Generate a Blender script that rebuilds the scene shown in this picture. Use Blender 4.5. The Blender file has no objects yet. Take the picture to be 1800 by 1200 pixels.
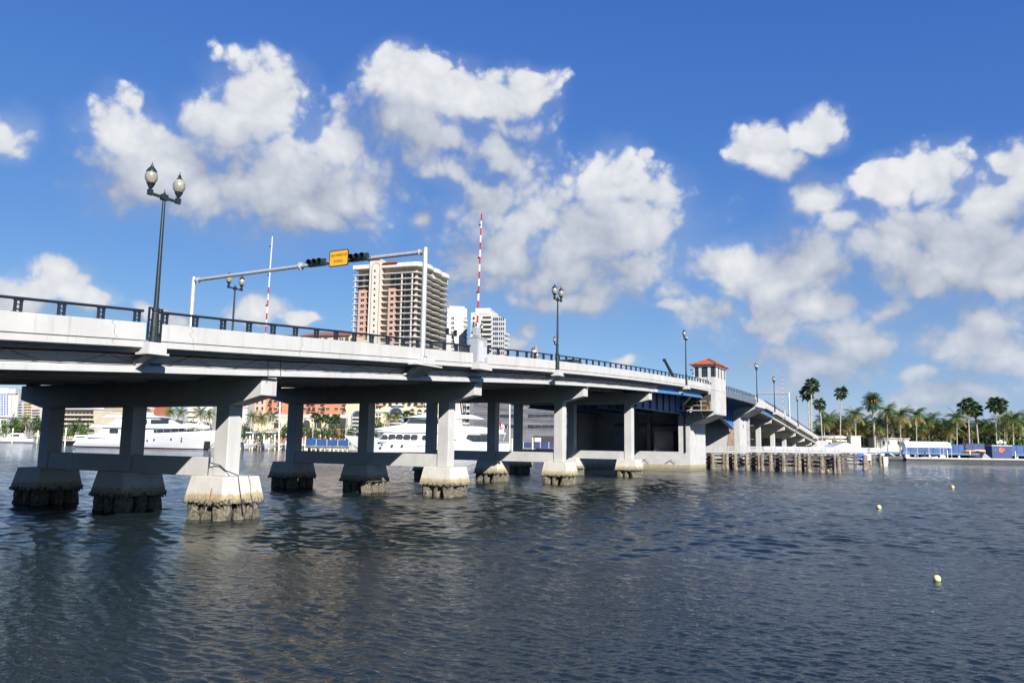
import bpy, math, random
import numpy as np
from mathutils import Matrix, Vector
random.seed(7)
SC = bpy.context.scene
COL = SC.collection
R = math.radians
# ------------------------------------------------------------------ camera
cd = bpy.data.cameras.new("camera"); cam = bpy.data.objects.new("camera", cd); COL.objects.link(cam)
cd.sensor_fit = 'HORIZONTAL'; cd.sensor_width = 36; cd.lens = 27.0; cd.clip_start = .1; cd.clip_end = 30000
cam.matrix_world = Matrix.Translation((0, 0, 3.4)) @ Matrix.Rotation(R(97.35), 4, 'X') @ Matrix.Rotation(R(.85), 4, 'Z')
SC.camera = cam
# ------------------------------------------------------------------ view and sun
SC.view_settings.view_transform = 'Standard'; SC.view_settings.look = 'None'
SC.view_settings.gamma = 1; SC.view_settings.use_curve_mapping = False
SC.view_settings.exposure = 1.0
AX = Vector((.4746, .8802)); NX = Vector((AX.y, -AX.x)); ORG = Vector((-12.03, 32.98))
sv = Vector((-AX.x * .75 + NX.x, -AX.y * .75 + NX.y, .75)).normalized()      # towards the sun
SUN_EL = math.asin(sv.z); SUN_AZ = math.atan2(sv.x, sv.y)
sl = bpy.data.lights.new("sun", 'SUN'); sl.energy = 5.0; sl.angle = R(.53); sl.color = (1, .958, .90)
so = bpy.data.objects.new("sun", sl); COL.objects.link(so)
so.rotation_euler = sv.to_track_quat('Z', 'Y').to_euler(); so.location = (20, -60, 60)
# ------------------------------------------------------------------ node helpers
def nd(t, typ, **kw):
    n = t.nodes.new(typ)
    for k, v in kw.items(): setattr(n, k, v)
    return n
def lk(t, a, b): t.links.new(a, b)
def setin(t, n, i, v):
    if hasattr(v, 'is_output'): t.links.new(v, n.inputs[i])
    elif v is not None: n.inputs[i].default_value = v
def mth(t, op, a, b=None, c=None, clamp=False):
    n = nd(t, 'ShaderNodeMath', operation=op, use_clamp=clamp)
    setin(t, n, 0, a); setin(t, n, 1, b); setin(t, n, 2, c)
    return n.outputs[0]
def vmt(t, op, a, b=None, c=None):
    n = nd(t, 'ShaderNodeVectorMath', operation=op)
    setin(t, n, 0, a); setin(t, n, 1, b); setin(t, n, 2, c)
    return n.outputs[1] if op in ('LENGTH', 'DOT_PRODUCT', 'DISTANCE') else n.outputs[0]
def mapr(t, v, a, b, c=0., d=1., typ='SMOOTHSTEP'):
    n = nd(t, 'ShaderNodeMapRange', interpolation_type=typ)
    setin(t, n, 0, v); setin(t, n, 1, a); setin(t, n, 2, b); setin(t, n, 3, c); setin(t, n, 4, d)
    return n.outputs[0]
def mixc(t, f, a, b, mode='MIX'):
    n = nd(t, 'ShaderNodeMix', data_type='RGBA', blend_type=mode)
    for i, v in ((0, f), (6, a), (7, b)):
        if hasattr(v, 'is_output'): t.links.new(v, n.inputs[i])
        else: n.inputs[i].default_value = v if i == 0 else (tuple(v) + (1,))[:4]
    return n.outputs[2]
def noise(t, vec, scale, detail=3, rough=.5, dist=0, out=0):
    n = nd(t, 'ShaderNodeTexNoise'); setin(t, n, 'Vector', vec)
    n.inputs['Scale'].default_value = scale; n.inputs['Detail'].default_value = detail
    n.inputs['Roughness'].default_value = rough; n.inputs['Distortion'].default_value = dist
    return n.outputs[out]
# ------------------------------------------------------------------ sky: Nishita air with cumulus clouds all round
CLOUDS=[(-0.49,0.344,0.048,0.032,1),(-0.514,0.345,0.029,0.025,0.85),(-0.336,0.388,0.059,0.04,1),(-0.373,0.376,0.047,0.032,0.95),(-0.239,0.366,0.055,0.035,1),(-0.287,0.323,0.106,0.058,1),(-0.355,0.302,0.081,0.044,1),(-0.228,0.304,0.065,0.045,1),(-0.435,0.318,0.076,0.039,0.95),(-0.481,0.304,0.042,0.032,0.85),(-0.2,0.334,0.044,0.042,0.95),(-0.27,0.273,0.092,0.024,0.85),(-0.164,0.449,0.032,0.028,0.95),(-0.11,0.43,0.069,0.035,1),(-0.044,0.422,0.07,0.032,1),(0.02,0.444,0.033,0.024,0.95),(-0.112,0.382,0.076,0.033,0.9),(-0.016,0.399,0.054,0.019,0.8),(-0.165,0.389,0.038,0.02,0.6),(0.13,0.328,0.053,0.037,1),(0.149,0.275,0.071,0.049,1),(0.043,0.276,0.122,0.056,0.95),(-0.033,0.311,0.069,0.043,0.85),(0.171,0.231,0.059,0.036,0.95),(0.074,0.214,0.131,0.048,0.95),(-0.002,0.268,0.091,0.062,0.9),(-0.092,0.344,0.046,0.028,0.7),(-0.017,0.235,0.076,0.04,0.85),(-0.127,0.279,0.021,0.016,0.6),(0.074,0.177,0.09,0.018,0.7),(0.324,0.365,0.036,0.02,0.8),(0.393,0.374,0.026,0.021,0.85),(0.296,0.361,0.021,0.013,0.65),(0.351,0.339,0.027,0.019,0.65),(0.179,0.362,0.016,0.01,0.4),(0.38,0.289,0.03,0.028,1),(0.466,0.299,0.037,0.026,0.9),(0.52,0.302,0.04,0.03,1),(0.573,0.275,0.043,0.037,1),(0.488,0.251,0.074,0.039,0.95),(0.545,0.219,0.078,0.044,0.95),(0.439,0.237,0.037,0.03,0.85),(0.601,0.304,0.024,0.021,0.95),(0.414,0.259,0.032,0.02,0.7),(0.575,0.178,0.048,0.022,0.8),(0.286,0.223,0.038,0.025,0.95),(0.326,0.196,0.061,0.034,0.95),(0.379,0.166,0.058,0.029,0.9),(0.26,0.167,0.063,0.025,0.75),(0.46,0.155,0.045,0.024,0.9),(0.409,0.13,0.057,0.02,0.75),(0.338,0.133,0.053,0.025,0.8),(0.37,0.094,0.087,0.035,0.95),(0.31,0.098,0.047,0.021,0.7),(0.492,0.084,0.032,0.013,0.8),(0.562,0.135,0.056,0.029,0.9),(0.565,0.091,0.066,0.029,0.9),(0.53,0.058,0.083,0.018,0.8),(0.455,0.042,0.071,0.013,0.5),(0.51,0.204,0.098,0.052,0.8),(0.325,0.154,0.101,0.049,0.7),(0.539,0.118,0.082,0.038,0.65),(0.081,0.247,0.143,0.073,0.9),(-0.321,0.306,0.138,0.058,0.95),(0.422,0.123,0.075,0.037,0.75),(0.354,0.216,0.066,0.041,0.7),(0.491,0.055,0.063,0.016,0.7),(0.463,0.228,0.055,0.039,0.7),(-0.414,0.284,0.096,0.036,0.8),(-0.027,0.368,0.069,0.035,0.65),(-0.533,0.175,0.028,0.02,0.95),(-0.564,0.156,0.035,0.02,0.9),(-0.502,0.156,0.029,0.014,0.85),(-0.606,0.317,0.027,0.028,0.85),(-0.591,0.157,0.021,0.017,0.8),(-0.333,0.15,0.037,0.015,0.8),(-0.278,0.144,0.028,0.011,0.6),(-0.43,0.148,0.031,0.013,0.5),(0.022,0.14,0.019,0.015,0.75),(0.011,0.125,0.034,0.013,0.65),(0.152,0.107,0.031,0.01,0.6),(0.207,0.172,0.032,0.012,0.55)]

W = bpy.data.worlds.new("World"); SC.world = W; W.use_nodes = True
wt = W.node_tree; wt.nodes.clear()
def cloud_group():
    g = bpy.data.node_groups.new("cloud_density", 'ShaderNodeTree')
    g.interface.new_socket("Direction", in_out='INPUT', socket_type='NodeSocketVector')
    g.interface.new_socket("Warp", in_out='INPUT', socket_type='NodeSocketVector')
    g.interface.new_socket("Density", in_out='OUTPUT', socket_type='NodeSocketFloat')
    gi = nd(g, 'NodeGroupInput'); go = nd(g, 'NodeGroupOutput')
    d = vmt(g, 'ADD', gi.outputs[0], gi.outputs[1])
    s = nd(g, 'ShaderNodeSeparateXYZ'); lk(g, d, s.inputs[0])
    az = mth(g, 'ARCTAN2', s.outputs[0], s.outputs[1])
    el = mth(g, 'ARCSINE', s.outputs[2])
    c = nd(g, 'ShaderNodeCombineXYZ'); lk(g, az, c.inputs[0]); lk(g, el, c.inputs[1])
    p = c.outputs[0]; acc = None
    for (a, e, ra, re, w) in CLOUDS:
        k = 1 / (.72 + .5 * (w - .5))
        q = vmt(g, 'MULTIPLY_ADD', p, (k / ra, k / re, 0), (-a * k / ra, -e * k / re, 0))
        v = vmt(g, 'LENGTH', q)
        acc = v if acc is None else mth(g, 'SMOOTH_MIN', acc, v, .3)
    acc = mth(g, 'MULTIPLY_ADD', acc, -.80, 1.40)
    acc = mth(g, 'MAXIMUM', acc, -1.2)
    # the same kind of cloud field goes on outside the picture
    big = noise(g, vmt(g, 'MULTIPLY', d, (1, 1, 1.9)), 3.1, 2, .5)
    fld = mth(g, 'MULTIPLY_ADD', big, 5.0, -2.75)
    away = mth(g, 'MAXIMUM', mapr(g, mth(g, 'ABSOLUTE', az), .66, .78), mapr(g, el, .5, .62))
    fld = mth(g, 'ADD', fld, mth(g, 'MULTIPLY_ADD', away, 2.0, -2.0))
    lk(g, mth(g, 'MAXIMUM', acc, fld), go.inputs[0])
    return g
CG = cloud_group()
def cloud_at(vec, warp):
    n = nd(wt, 'ShaderNodeGroup'); n.node_tree = CG; setin(wt, n, 0, vec); setin(wt, n, 1, warp); return n.outputs[0]
tc = nd(wt, 'ShaderNodeTexCoord'); D = tc.outputs['Generated']
sky = nd(wt, 'ShaderNodeTexSky', sky_type='NISHITA', sun_disc=False, sun_elevation=SUN_EL, sun_rotation=SUN_AZ,
         air_density=1.0, dust_density=0, ozone_density=3.0, altitude=0)
ss = nd(wt, 'ShaderNodeSeparateColor'); lk(wt, sky.outputs[0], ss.inputs[0])   # grade the air like the photograph's film curve
sc_ = nd(wt, 'ShaderNodeCombineColor')
rr = mth(wt, 'MULTIPLY', mth(wt, 'POWER', ss.outputs[0], 1.03), .58)
gg = mth(wt, 'MULTIPLY', mth(wt, 'POWER', ss.outputs[1], .80), 1.08)
bb = mth(wt, 'MULTIPLY', mth(wt, 'POWER', ss.outputs[2], .42), 3.32)
for i, v in enumerate((rr, gg, bb)): lk(wt, v, sc_.inputs[i])
air = sc_.outputs[0]
wn = nd(wt, 'ShaderNodeVectorMath', operation='SCALE'); wn.inputs[3].default_value = .06
lk(wt, vmt(wt, 'SUBTRACT', noise(wt, D, 9, 3, .55, 0, 1), (.5, .5, .5)), wn.inputs[0]); WARP = wn.outputs[0]
OFF = (.022, 0, .055)
b1 = cloud_at(D, WARP); b2 = cloud_at(vmt(wt, 'ADD', D, OFF), WARP)
vo = nd(wt, 'ShaderNodeTexVoronoi', feature='F1'); lk(wt, vmt(wt, 'ADD', D, WARP), vo.inputs['Vector'])
vo.inputs['Scale'].default_value = 24; vo.inputs['Detail'].default_value = 2.5; vo.inputs['Roughness'].default_value = .55
puff = mth(wt, 'MULTIPLY_ADD', vo.outputs['Distance'], -.6, .40)
f1 = mth(wt, 'MULTIPLY_ADD', noise(wt, D, 12, 9, .59), 2.2, -1.1)
f2 = mth(wt, 'MULTIPLY_ADD', noise(wt, vmt(wt, 'ADD', D, (.005, 0, .014)), 12, 7, .6), 2.2, -1.1)
d1 = mth(wt, 'ADD', mth(wt, 'ADD', b1, puff), f1)
sz = nd(wt, 'ShaderNodeSeparateXYZ'); lk(wt, D, sz.inputs[0])
big_ = mth(wt, 'MINIMUM', mth(wt, 'MAXIMUM', mth(wt, 'SUBTRACT', b1, b2), -1.0), 1.0)
lit = mth(wt, 'MULTIPLY_ADD', big_, .42, .46)
lit = mth(wt, 'ADD', lit, mth(wt, 'MULTIPLY', mth(wt, 'SUBTRACT', f1, f2), .26))
lit = mth(wt, 'ADD', lit, mth(wt, 'MULTIPLY', puff, .55), clamp=True)
wid = mth(wt, 'MULTIPLY_ADD', lit, -1.05, 1.45)           # sunlit rims are crisp, shaded bases fray out
alpha = mapr(wt, mth(wt, 'DIVIDE', mth(wt, 'ADD', d1, .04), wid), 0, .88)
veil = mth(wt, 'MULTIPLY', mapr(wt, mth(wt, 'MULTIPLY_ADD', f1, .6, b1), -.2, 1.0), .30)
alpha = mth(wt, 'MAXIMUM', alpha, veil)
alpha = mth(wt, 'MULTIPLY', alpha, mapr(wt, sz.outputs[2], -.01, .03))
cr = nd(wt, 'ShaderNodeValToRGB'); lk(wt, lit, cr.inputs[0])
e = cr.color_ramp.elements; e[0].position = .12; e[0].color = (3.7, 4.15, 5.2, 1); e[1].position = .92; e[1].color = (8.6, 8.7, 8.85, 1)
m = cr.color_ramp.elements.new(.52); m.color = (5.9, 6.3, 7.1, 1)
hz = mapr(wt, sz.outputs[2], 0, .16)                   # clouds near the horizon take on the air's own colour
ccol = mixc(wt, mth(wt, 'MULTIPLY_ADD', hz, .35, .65), air, cr.outputs[0])
fin = mixc(wt, mth(wt, 'MULTIPLY', alpha, .97), air, ccol)
bg = nd(wt, 'ShaderNodeBackground'); bg.inputs[1].default_value = .05; lk(wt, fin, bg.inputs[0])
ow = nd(wt, 'ShaderNodeOutputWorld'); lk(wt, bg.outputs[0], ow.inputs[0])
W.cycles.sampling_method = 'MANUAL'; W.cycles.sample_map_resolution = 512
SC.cycles.use_denoising = True; SC.cycles.denoising_prefilter = 'ACCURATE'; SC.cycles.blur_glossy = .6; SC.cycles.max_bounces = 6; SC.cycles.diffuse_bounces = 3; SC.cycles.glossy_bounces = 3; SC.cycles.transmission_bounces = 4
SC.cycles.transparent_max_bounces = 6; SC.cycles.caustics_reflective = False; SC.cycles.caustics_refractive = False
SC.cycles.sample_clamp_indirect = 3

# ------------------------------------------------------------------ mesh helpers
ORIG = {}                                                # where each linked object stands (translation only)
class MB:
    def __init__(s): s.v = []; s.f = []
    def quad(s, a, b, c, d): s.poly([a, b, c, d])
    def poly(s, pts):
        i = len(s.v); s.v += [tuple(p) for p in pts]; s.f.append(tuple(range(i, i + len(pts))))
    def hexa(s, p):                                      # p: 4 bottom (ccw from above), 4 top
        i = len(s.v); s.v += [tuple(q) for q in p]
        for f in ((3, 2, 1, 0), (4, 5, 6, 7), (0, 1, 5, 4), (1, 2, 6, 5), (2, 3, 7, 6), (3, 0, 4, 7)):
            s.f.append(tuple(i + k for k in f))
        return s
    def box(s, x0, x1, y0, y1, z0, z1, fr=None):
        p = [(x0, y0, z0), (x1, y0, z0), (x1, y1, z0), (x0, y1, z0), (x0, y0, z1), (x1, y0, z1), (x1, y1, z1), (x0, y1, z1)]
        return s.hexa([fr(*q) for q in p] if fr else p)
    def cbox(s, c, sx, sy, sz, fr=None):
        return s.box(c[0] - sx / 2, c[0] + sx / 2, c[1] - sy / 2, c[1] + sy / 2, c[2] - sz / 2, c[2] + sz / 2, fr)
    def frustum(s, cx, cy, z0, z1, a0, b0, a1, b1, fr=None):
        p = [(cx - a0, cy - b0, z0), (cx + a0, cy - b0, z0), (cx + a0, cy + b0, z0), (cx - a0, cy + b0, z0),
             (cx - a1, cy - b1, z1), (cx + a1, cy - b1, z1), (cx + a1, cy + b1, z1), (cx - a1, cy + b1, z1)]
        return s.hexa([fr(*q) for q in p] if fr else p)
    def prism(s, pts, vec):                              # closed polygon pushed along vec
        n = len(pts); i = len(s.v); vec = Vector(vec)
        s.v += [tuple(p) for p in pts] + [tuple(Vector(p) + vec) for p in pts]
        s.f.append(tuple(range(i + n - 1, i - 1, -1))); s.f.append(tuple(range(i + n, i + 2 * n)))
        for k in range(n):
            j = (k + 1) % n; s.f.append((i + k, i + j, i + n + j, i + n + k))
        return s
    def loft(s, rings, cap=True, closed=True):           # rings of equal length
        n = len(rings[0]); i = len(s.v)
        for r in rings: s.v += [tuple(p) for p in r]
        for a in range(len(rings) - 1):
            for k in range(n if closed else n - 1):
                j = (k + 1) % n
                s.f.append((i + a * n + k, i + a * n + j, i + (a + 1) * n + j, i + (a + 1) * n + k))
        if cap:
            s.f.append(tuple(range(i + n - 1, i - 1, -1))); m = i + (len(rings) - 1) * n
            s.f.append(tuple(range(m, m + n)))
        return s
    def tube(s, path, r, n=8, cap=True):
        path = [Vector(p) for p in path]
        rr = r if isinstance(r, (list, tuple)) else [r] * len(path)
        rings = []; up = None
        for k, p in enumerate(path):
            t = (path[min(k + 1, len(path) - 1)] - path[max(k - 1, 0)])
            t = t.normalized() if t.length > 1e-9 else Vector((0, 0, 1))
            if up is None: up = Vector((1, 0, 0)) if abs(t.x) < .8 else Vector((0, 1, 0))
            a = t.cross(up).normalized(); b = a.cross(t).normalized(); up = b
            rings.append([p + (a * math.cos(2 * math.pi * q / n) - b * math.sin(2 * math.pi * q / n)) * rr[k] for q in range(n)])
        return s.loft(rings, cap)
    def lathe(s, c, prof, n=12):
        rings = [[(c[0] + r * math.cos(2 * math.pi * q / n), c[1] + r * math.sin(2 * math.pi * q / n), c[2] + z) for q in range(n)] for r, z in prof]
        return s.loft(rings)
    def ball(s, c, rx, ry=None, rz=None, n=10, m=6, jit=0, rng=random):
        ry = ry or rx; rz = rz or rx; rings = []
        for a in range(1, m):
            th = math.pi * a / m - math.pi / 2; k = 1 + (rng.random() - .5) * jit
            rings.append([(c[0] + rx * k * (1 + (rng.random() - .5) * jit) * math.cos(th) * math.cos(2 * math.pi * q / n),
                           c[1] + ry * k * (1 + (rng.random() - .5) * jit) * math.cos(th) * math.sin(2 * math.pi * q / n),
                           c[2] + rz * math.sin(th)) for q in range(n)])
        i = len(s.v); s.loft(rings, cap=False)
        s.v += [(c[0], c[1], c[2] - rz), (c[0], c[1], c[2] + rz)]; b = len(s.v) - 2; L = i + (m - 2) * n
        for q in range(n):
            s.f.append((b, i + (q + 1) % n, i + q)); s.f.append((b + 1, L + q, L + (q + 1) % n))
        return s
    def mesh(s, name, off=Vector((0, 0, 0)), smooth=False):
        me = bpy.data.meshes.new(name)
        me.from_pydata([(a[0] - off[0], a[1] - off[1], a[2] - off[2]) for a in s.v], [], s.f)
        if smooth:
            me.polygons.foreach_set('use_smooth', [True] * len(me.polygons))
            try: me.set_sharp_from_angle(angle=R(40))
            except Exception: pass
        return me
    def build(s, name, m, parent=None, smooth=False, bevel=0, loc=None):
        root = parent; off = Vector((0, 0, 0))
        if parent is not None: off = ORIG.get(parent.name, off)
        if loc is not None: off = Vector(loc)
        o = bpy.data.objects.new(name, s.mesh(name, off, smooth)); COL.objects.link(o)
        if m is not None: o.data.materials.append(m)
        if parent is not None: o.parent = parent; ORIG[o.name] = off
        else: o.location = off; ORIG[o.name] = off
        if bevel:
            b = o.modifiers.new("bevel", 'BEVEL'); b.width = bevel; b.segments = 2; b.limit_method = 'ANGLE'; b.angle_limit = R(40)
        return o
def place(name, mesh, parent, loc=(0, 0, 0), rot=None, scale=None):
    """one more piece that shares a mesh"""
    o = bpy.data.objects.new(name, mesh); COL.objects.link(o); o.parent = parent
    o.location = Vector(loc) - (ORIG.get(parent.name, Vector()) if parent else Vector())
    if rot is not None: o.rotation_euler = rot
    if scale is not None: o.scale = scale
    return o
def tag(o, label=None, cat=None, group=None, kind=None):
    for k, v in (('label', label), ('category', cat), ('group', group), ('kind', kind)):
        if v: o[k] = v
    return o
def thing(name, label, cat, loc=(0, 0, 0), group=None):
    o = bpy.data.objects.new(name, None); COL.objects.link(o); o.location = loc; o.empty_display_size = .3
    ORIG[o.name] = Vector(loc)
    return tag(o, label, cat, group)
KIDS = {}
def copy_tree(o, parent=None):
    c = o.copy(); COL.objects.link(c)
    if parent is not None: c.parent = parent
    for ch in list(o.children): copy_tree(ch, c)
    return c
def relabel(o, label, group=None):
    o['label'] = label
    if group: o['group'] = group
    return o
# ------------------------------------------------------------------ materials
MATS = {}
def mat(name, col, rough=.6, metal=0., var=.14, scale=2.5, streak=0., bump=0., bscale=30., coord='pos', spec=.5, trans=0, alpha=1, col2=None, emit=None):
    if name in MATS: return MATS[name]
    m = bpy.data.materials.new(name); m.use_nodes = True; t = m.node_tree; b = t.nodes['Principled BSDF']; MATS[name] = m
    b.inputs['Roughness'].default_value = rough; b.inputs['Metallic'].default_value = metal
    b.inputs['Specular IOR Level'].default_value = spec
    if trans: b.inputs['Transmission Weight'].default_value = trans
    if alpha < 1: b.inputs['Alpha'].default_value = alpha
    if coord == 'pos': P = nd(t, 'ShaderNodeNewGeometry').outputs['Position']
    else: P = nd(t, 'ShaderNodeTexCoord').outputs['Object']
    c = tuple(col) + (1,)
    if var or streak or col2:
        n = noise(t, P, scale, 5, .6)
        lo = tuple(x * (1 - var) for x in col); hi = tuple(min(1, x * (1 + var)) for x in col)
        out = mixc(t, mapr(t, n, .3, .7), lo, hi)
        if col2: out = mixc(t, mapr(t, noise(t, P, scale * 1.7, 6, .65), .52, .66), out, col2)
        if streak:
            sv_ = vmt(t, 'MULTIPLY', P, (6, 6, .35))
            k = mapr(t, noise(t, sv_, 1, 4, .6), .52, .74)
            out = mixc(t, mth(t, 'MULTIPLY', k, streak), out, tuple(x * .35 for x in col))
        lk(t, out, b.inputs['Base Color'])
    else: b.inputs['Base Color'].default_value = c
    if bump:
        bn = nd(t, 'ShaderNodeBump'); bn.inputs['Strength'].default_value = bump; bn.inputs['Distance'].default_value = .02
        lk(t, noise(t, P, bscale, 4, .6), bn.inputs['Height']); lk(t, bn.outputs[0], b.inputs['Normal'])
    return m
def stain_mat(name, col, z0, z1):
    """painted concrete with a tide line: algae and growth below z1, bare dirty concrete below z0"""
    m = mat(name, col, .75, 0, .07, 1.1, .22, .25, 25); t = m.node_tree; b = t.nodes['Principled BSDF']
    src = b.inputs['Base Color'].links[0].from_socket
    g = nd(t, 'ShaderNodeNewGeometry').outputs['Position']; s = nd(t, 'ShaderNodeSeparateXYZ'); lk(t, g, s.inputs[0])
    zz = mth(t, 'MULTIPLY_ADD', noise(t, vmt(t, 'MULTIPLY', g, (3, 3, .8)), 1, 5, .65), .42, -.21); zz = mth(t, 'ADD', zz, s.outputs[2])
    k1 = mapr(t, zz, z1 + .05, z1 - .14); k2 = mapr(t, zz, z0 + .08, z0 - .08)
    alg = mixc(t, mapr(t, noise(t, g, 9, 4), .4, .62), (.24, .19, .07), (.36, .30, .15))
    crust = mixc(t, mapr(t, noise(t, g, 26, 5, .7), .42, .6), (.07, .055, .035), (.36, .31, .24))
    lk(t, mixc(t, k2, mixc(t, mth(t, 'MULTIPLY', k1, .9), src, alg), crust), b.inputs['Base Color'])
    return m
WHITE = mat('painted_concrete', (0.415, 0.411, 0.394), .7, 0, .07, .7, .26, .15, 25)
WHITE2 = mat('girder_paint', (0.415, 0.418, 0.411), .6, 0, .05, 1.2, .22, .1, 25)
FOOT = stain_mat('footing_concrete', (0.437, 0.422, 0.375), .86, 1.1)
PIERW = stain_mat('pier_concrete', (0.416, 0.411, 0.395), .35, .75)
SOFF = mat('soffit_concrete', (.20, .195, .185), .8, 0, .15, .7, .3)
ASPH = mat('asphalt', (.06, .06, .062), .85, 0, .2, 5)
DARKM = mat('dark_metal', (.018, .024, .034), .38, .2, .2, 4)
LAMPM = mat('lamp_paint', (.022, .030, .034), .35, .3, .4, 20, bump=.1)
GALV = mat('galvanised_steel', (.42, .43, .43), .42, .35, .08, 3, .1)
CABLE = mat('steel_cable', (.32, .34, .38), .35, .8, 0)
BLACKC = mat('black_rubber', (.015, .015, .016), .6, 0, 0)
BLUE = mat('bridge_blue', (.05, .155, .34), .45, 0, .12, 1.5, .2)
RUSTP = mat('blue_rusty', (.05, .19, .47), .5, 0, .1, 1.5, .2, col2=(.20, .07, .03))
BARN = mat('barnacles', (.12, .105, .075), .9, 0, .6, 9, 0, .9, 40, col2=(.022, .019, .015))
GLASSM = mat('window_glass', (.02, .028, .035), .06, 0, .2, .7, spec=.8)
WHITEP = mat('white_paint', (.58, .58, .57), .35, 0, .04, 2)
GEL = mat('white_gelcoat', (.62, .62, .63), .14, 0, .02, .6, spec=.6)
GELH = mat('hull_gelcoat', (.58, .59, .61), .10, 0, .02, .4, spec=.7)
REDP = mat('red_paint', (.36, .03, .025), .4, 0, .1, 5)
TILE = mat('roof_tile', (.25, .068, .036), .75, 0, .35, 1.6)
CREAM = mat('cream_stucco', (.50, .43, .29), .8, 0, .06, .3)
STUCW = mat('white_stucco', (.40, .395, .375), .8, 0, .05, .2, .08)
ORANGE = mat('orange_stucco', (.44, .175, .095), .8, 0, .07, .3)
PINK = mat('pink_stucco', (.42, .25, .19), .8, 0, .08, .3)
PEACH = mat('peach_stucco', (.50, .34, .23), .8, 0, .06, .3)
GREYN = mat('grey_mesh_sheet', (.12, .122, .135), .8, 0, .1, .5)
BALC = mat('balcony_slab', (.46, .445, .40), .8, 0, .06, .5)
RECES = mat('recess_wall', (.40, .33, .27), .8, 0, .15, .4)
TANW = mat('tan_stucco', (.46, .41, .31), .8, 0, .08, .3)
WOOD = mat('weathered_wood', (.11, .10, .092), .85, 0, .4, 3, .3, .5, 40)
PILEW = mat('piling_wood', (.17, .14, .105), .85, 0, .5, 3, .5, .5, 30, col2=(.36, .32, .23))
PILEC = mat('concrete_piling', (.55, .52, .36), .85, 0, .3, 2, .4)
DOCKM = mat('dock_deck', (.24, .235, .23), .8, 0, .1, 2, 0)
NAVY = mat('navy_sheet', (.022, .040, .125), .55, 0, .12, .8)
BLUEF = mat('blue_fence_sheet', (.018, .07, .21), .6, 0, .15, 1.5)
PALMT = mat('palm_trunk', (.33, .29, .24), .9, 0, .3, 3, 0, .6, 25)
FROND = mat('palm_frond', (.058, .10, .022), .5, 0, .4, .9, spec=.4)
FRONDY = mat('yellow_frond', (.17, .135, .03), .5, 0, .4, .9, spec=.35)
FAND = mat('fan_frond', (.036, .072, .024), .5, 0, .4, .9, spec=.4)
LEAF = mat('broadleaf', (.055, .10, .02), .55, 0, .5, .7, spec=.35)
LEAFD = mat('dark_broadleaf', (.03, .055, .016), .55, 0, .5, .7, spec=.3)
DEADF = mat('dry_frond', (.26, .17, .08), .8, 0, .3, 2)
SOIL = mat('bank_soil', (.20, .18, .13), .9, 0, .3, .2)
SEAW = mat('seawall_concrete', (.40, .385, .34), .85, 0, .2, 1.2, .4)
# ------------------------------------------------------------------ bridge axes
def Wp(s, t, z): return Vector((ORG.x + AX.x * s + NX.x * t, ORG.y + AX.y * s + NX.y * t, z))
_zx = np.array([-60, -34, -11.2, -6.7, -.16, 4.1, 12.9, 19.6, 26.5, 32.9, 40.8, 47.5, 54.5, 61, 68, 80, 88, 95, 100.5, 104.7, 115, 127, 141, 157.4, 178.3, 205, 230])
_zz = np.array([3.9, 5.45, 6.87, 7.17, 7.55, 7.83, 8.32, 8.74, 9.12, 9.43, 9.75, 9.99, 10.2, 10.4, 10.53, 10.62, 10.62, 10.6, 10.52, 10.34, 9.72, 8.97, 7.9, 6.74, 5.35, 3.6, 2.3])
_sx = np.arange(-60, 230.1, .5); _sy = np.interp(_sx, _zx, _zz)
_ker = np.hanning(19); _ker /= _ker.sum(); _sy[9:-9] = np.convolve(_sy, _ker, 'valid')
def ZP(s): return float(np.interp(s, _sx, _sy))         # parapet top
def sweep(mb, prof, s0, s1, step=1.5):
    """prof(s) -> list of (t, z) seen looking along the axis"""
    n = max(1, int(round((s1 - s0) / step)))
    return mb.loft([[Wp(s0 + (s1 - s0) * k / n, t, z) for t, z in prof(s0 + (s1 - s0) * k / n)] for k in range(n + 1)])
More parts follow.
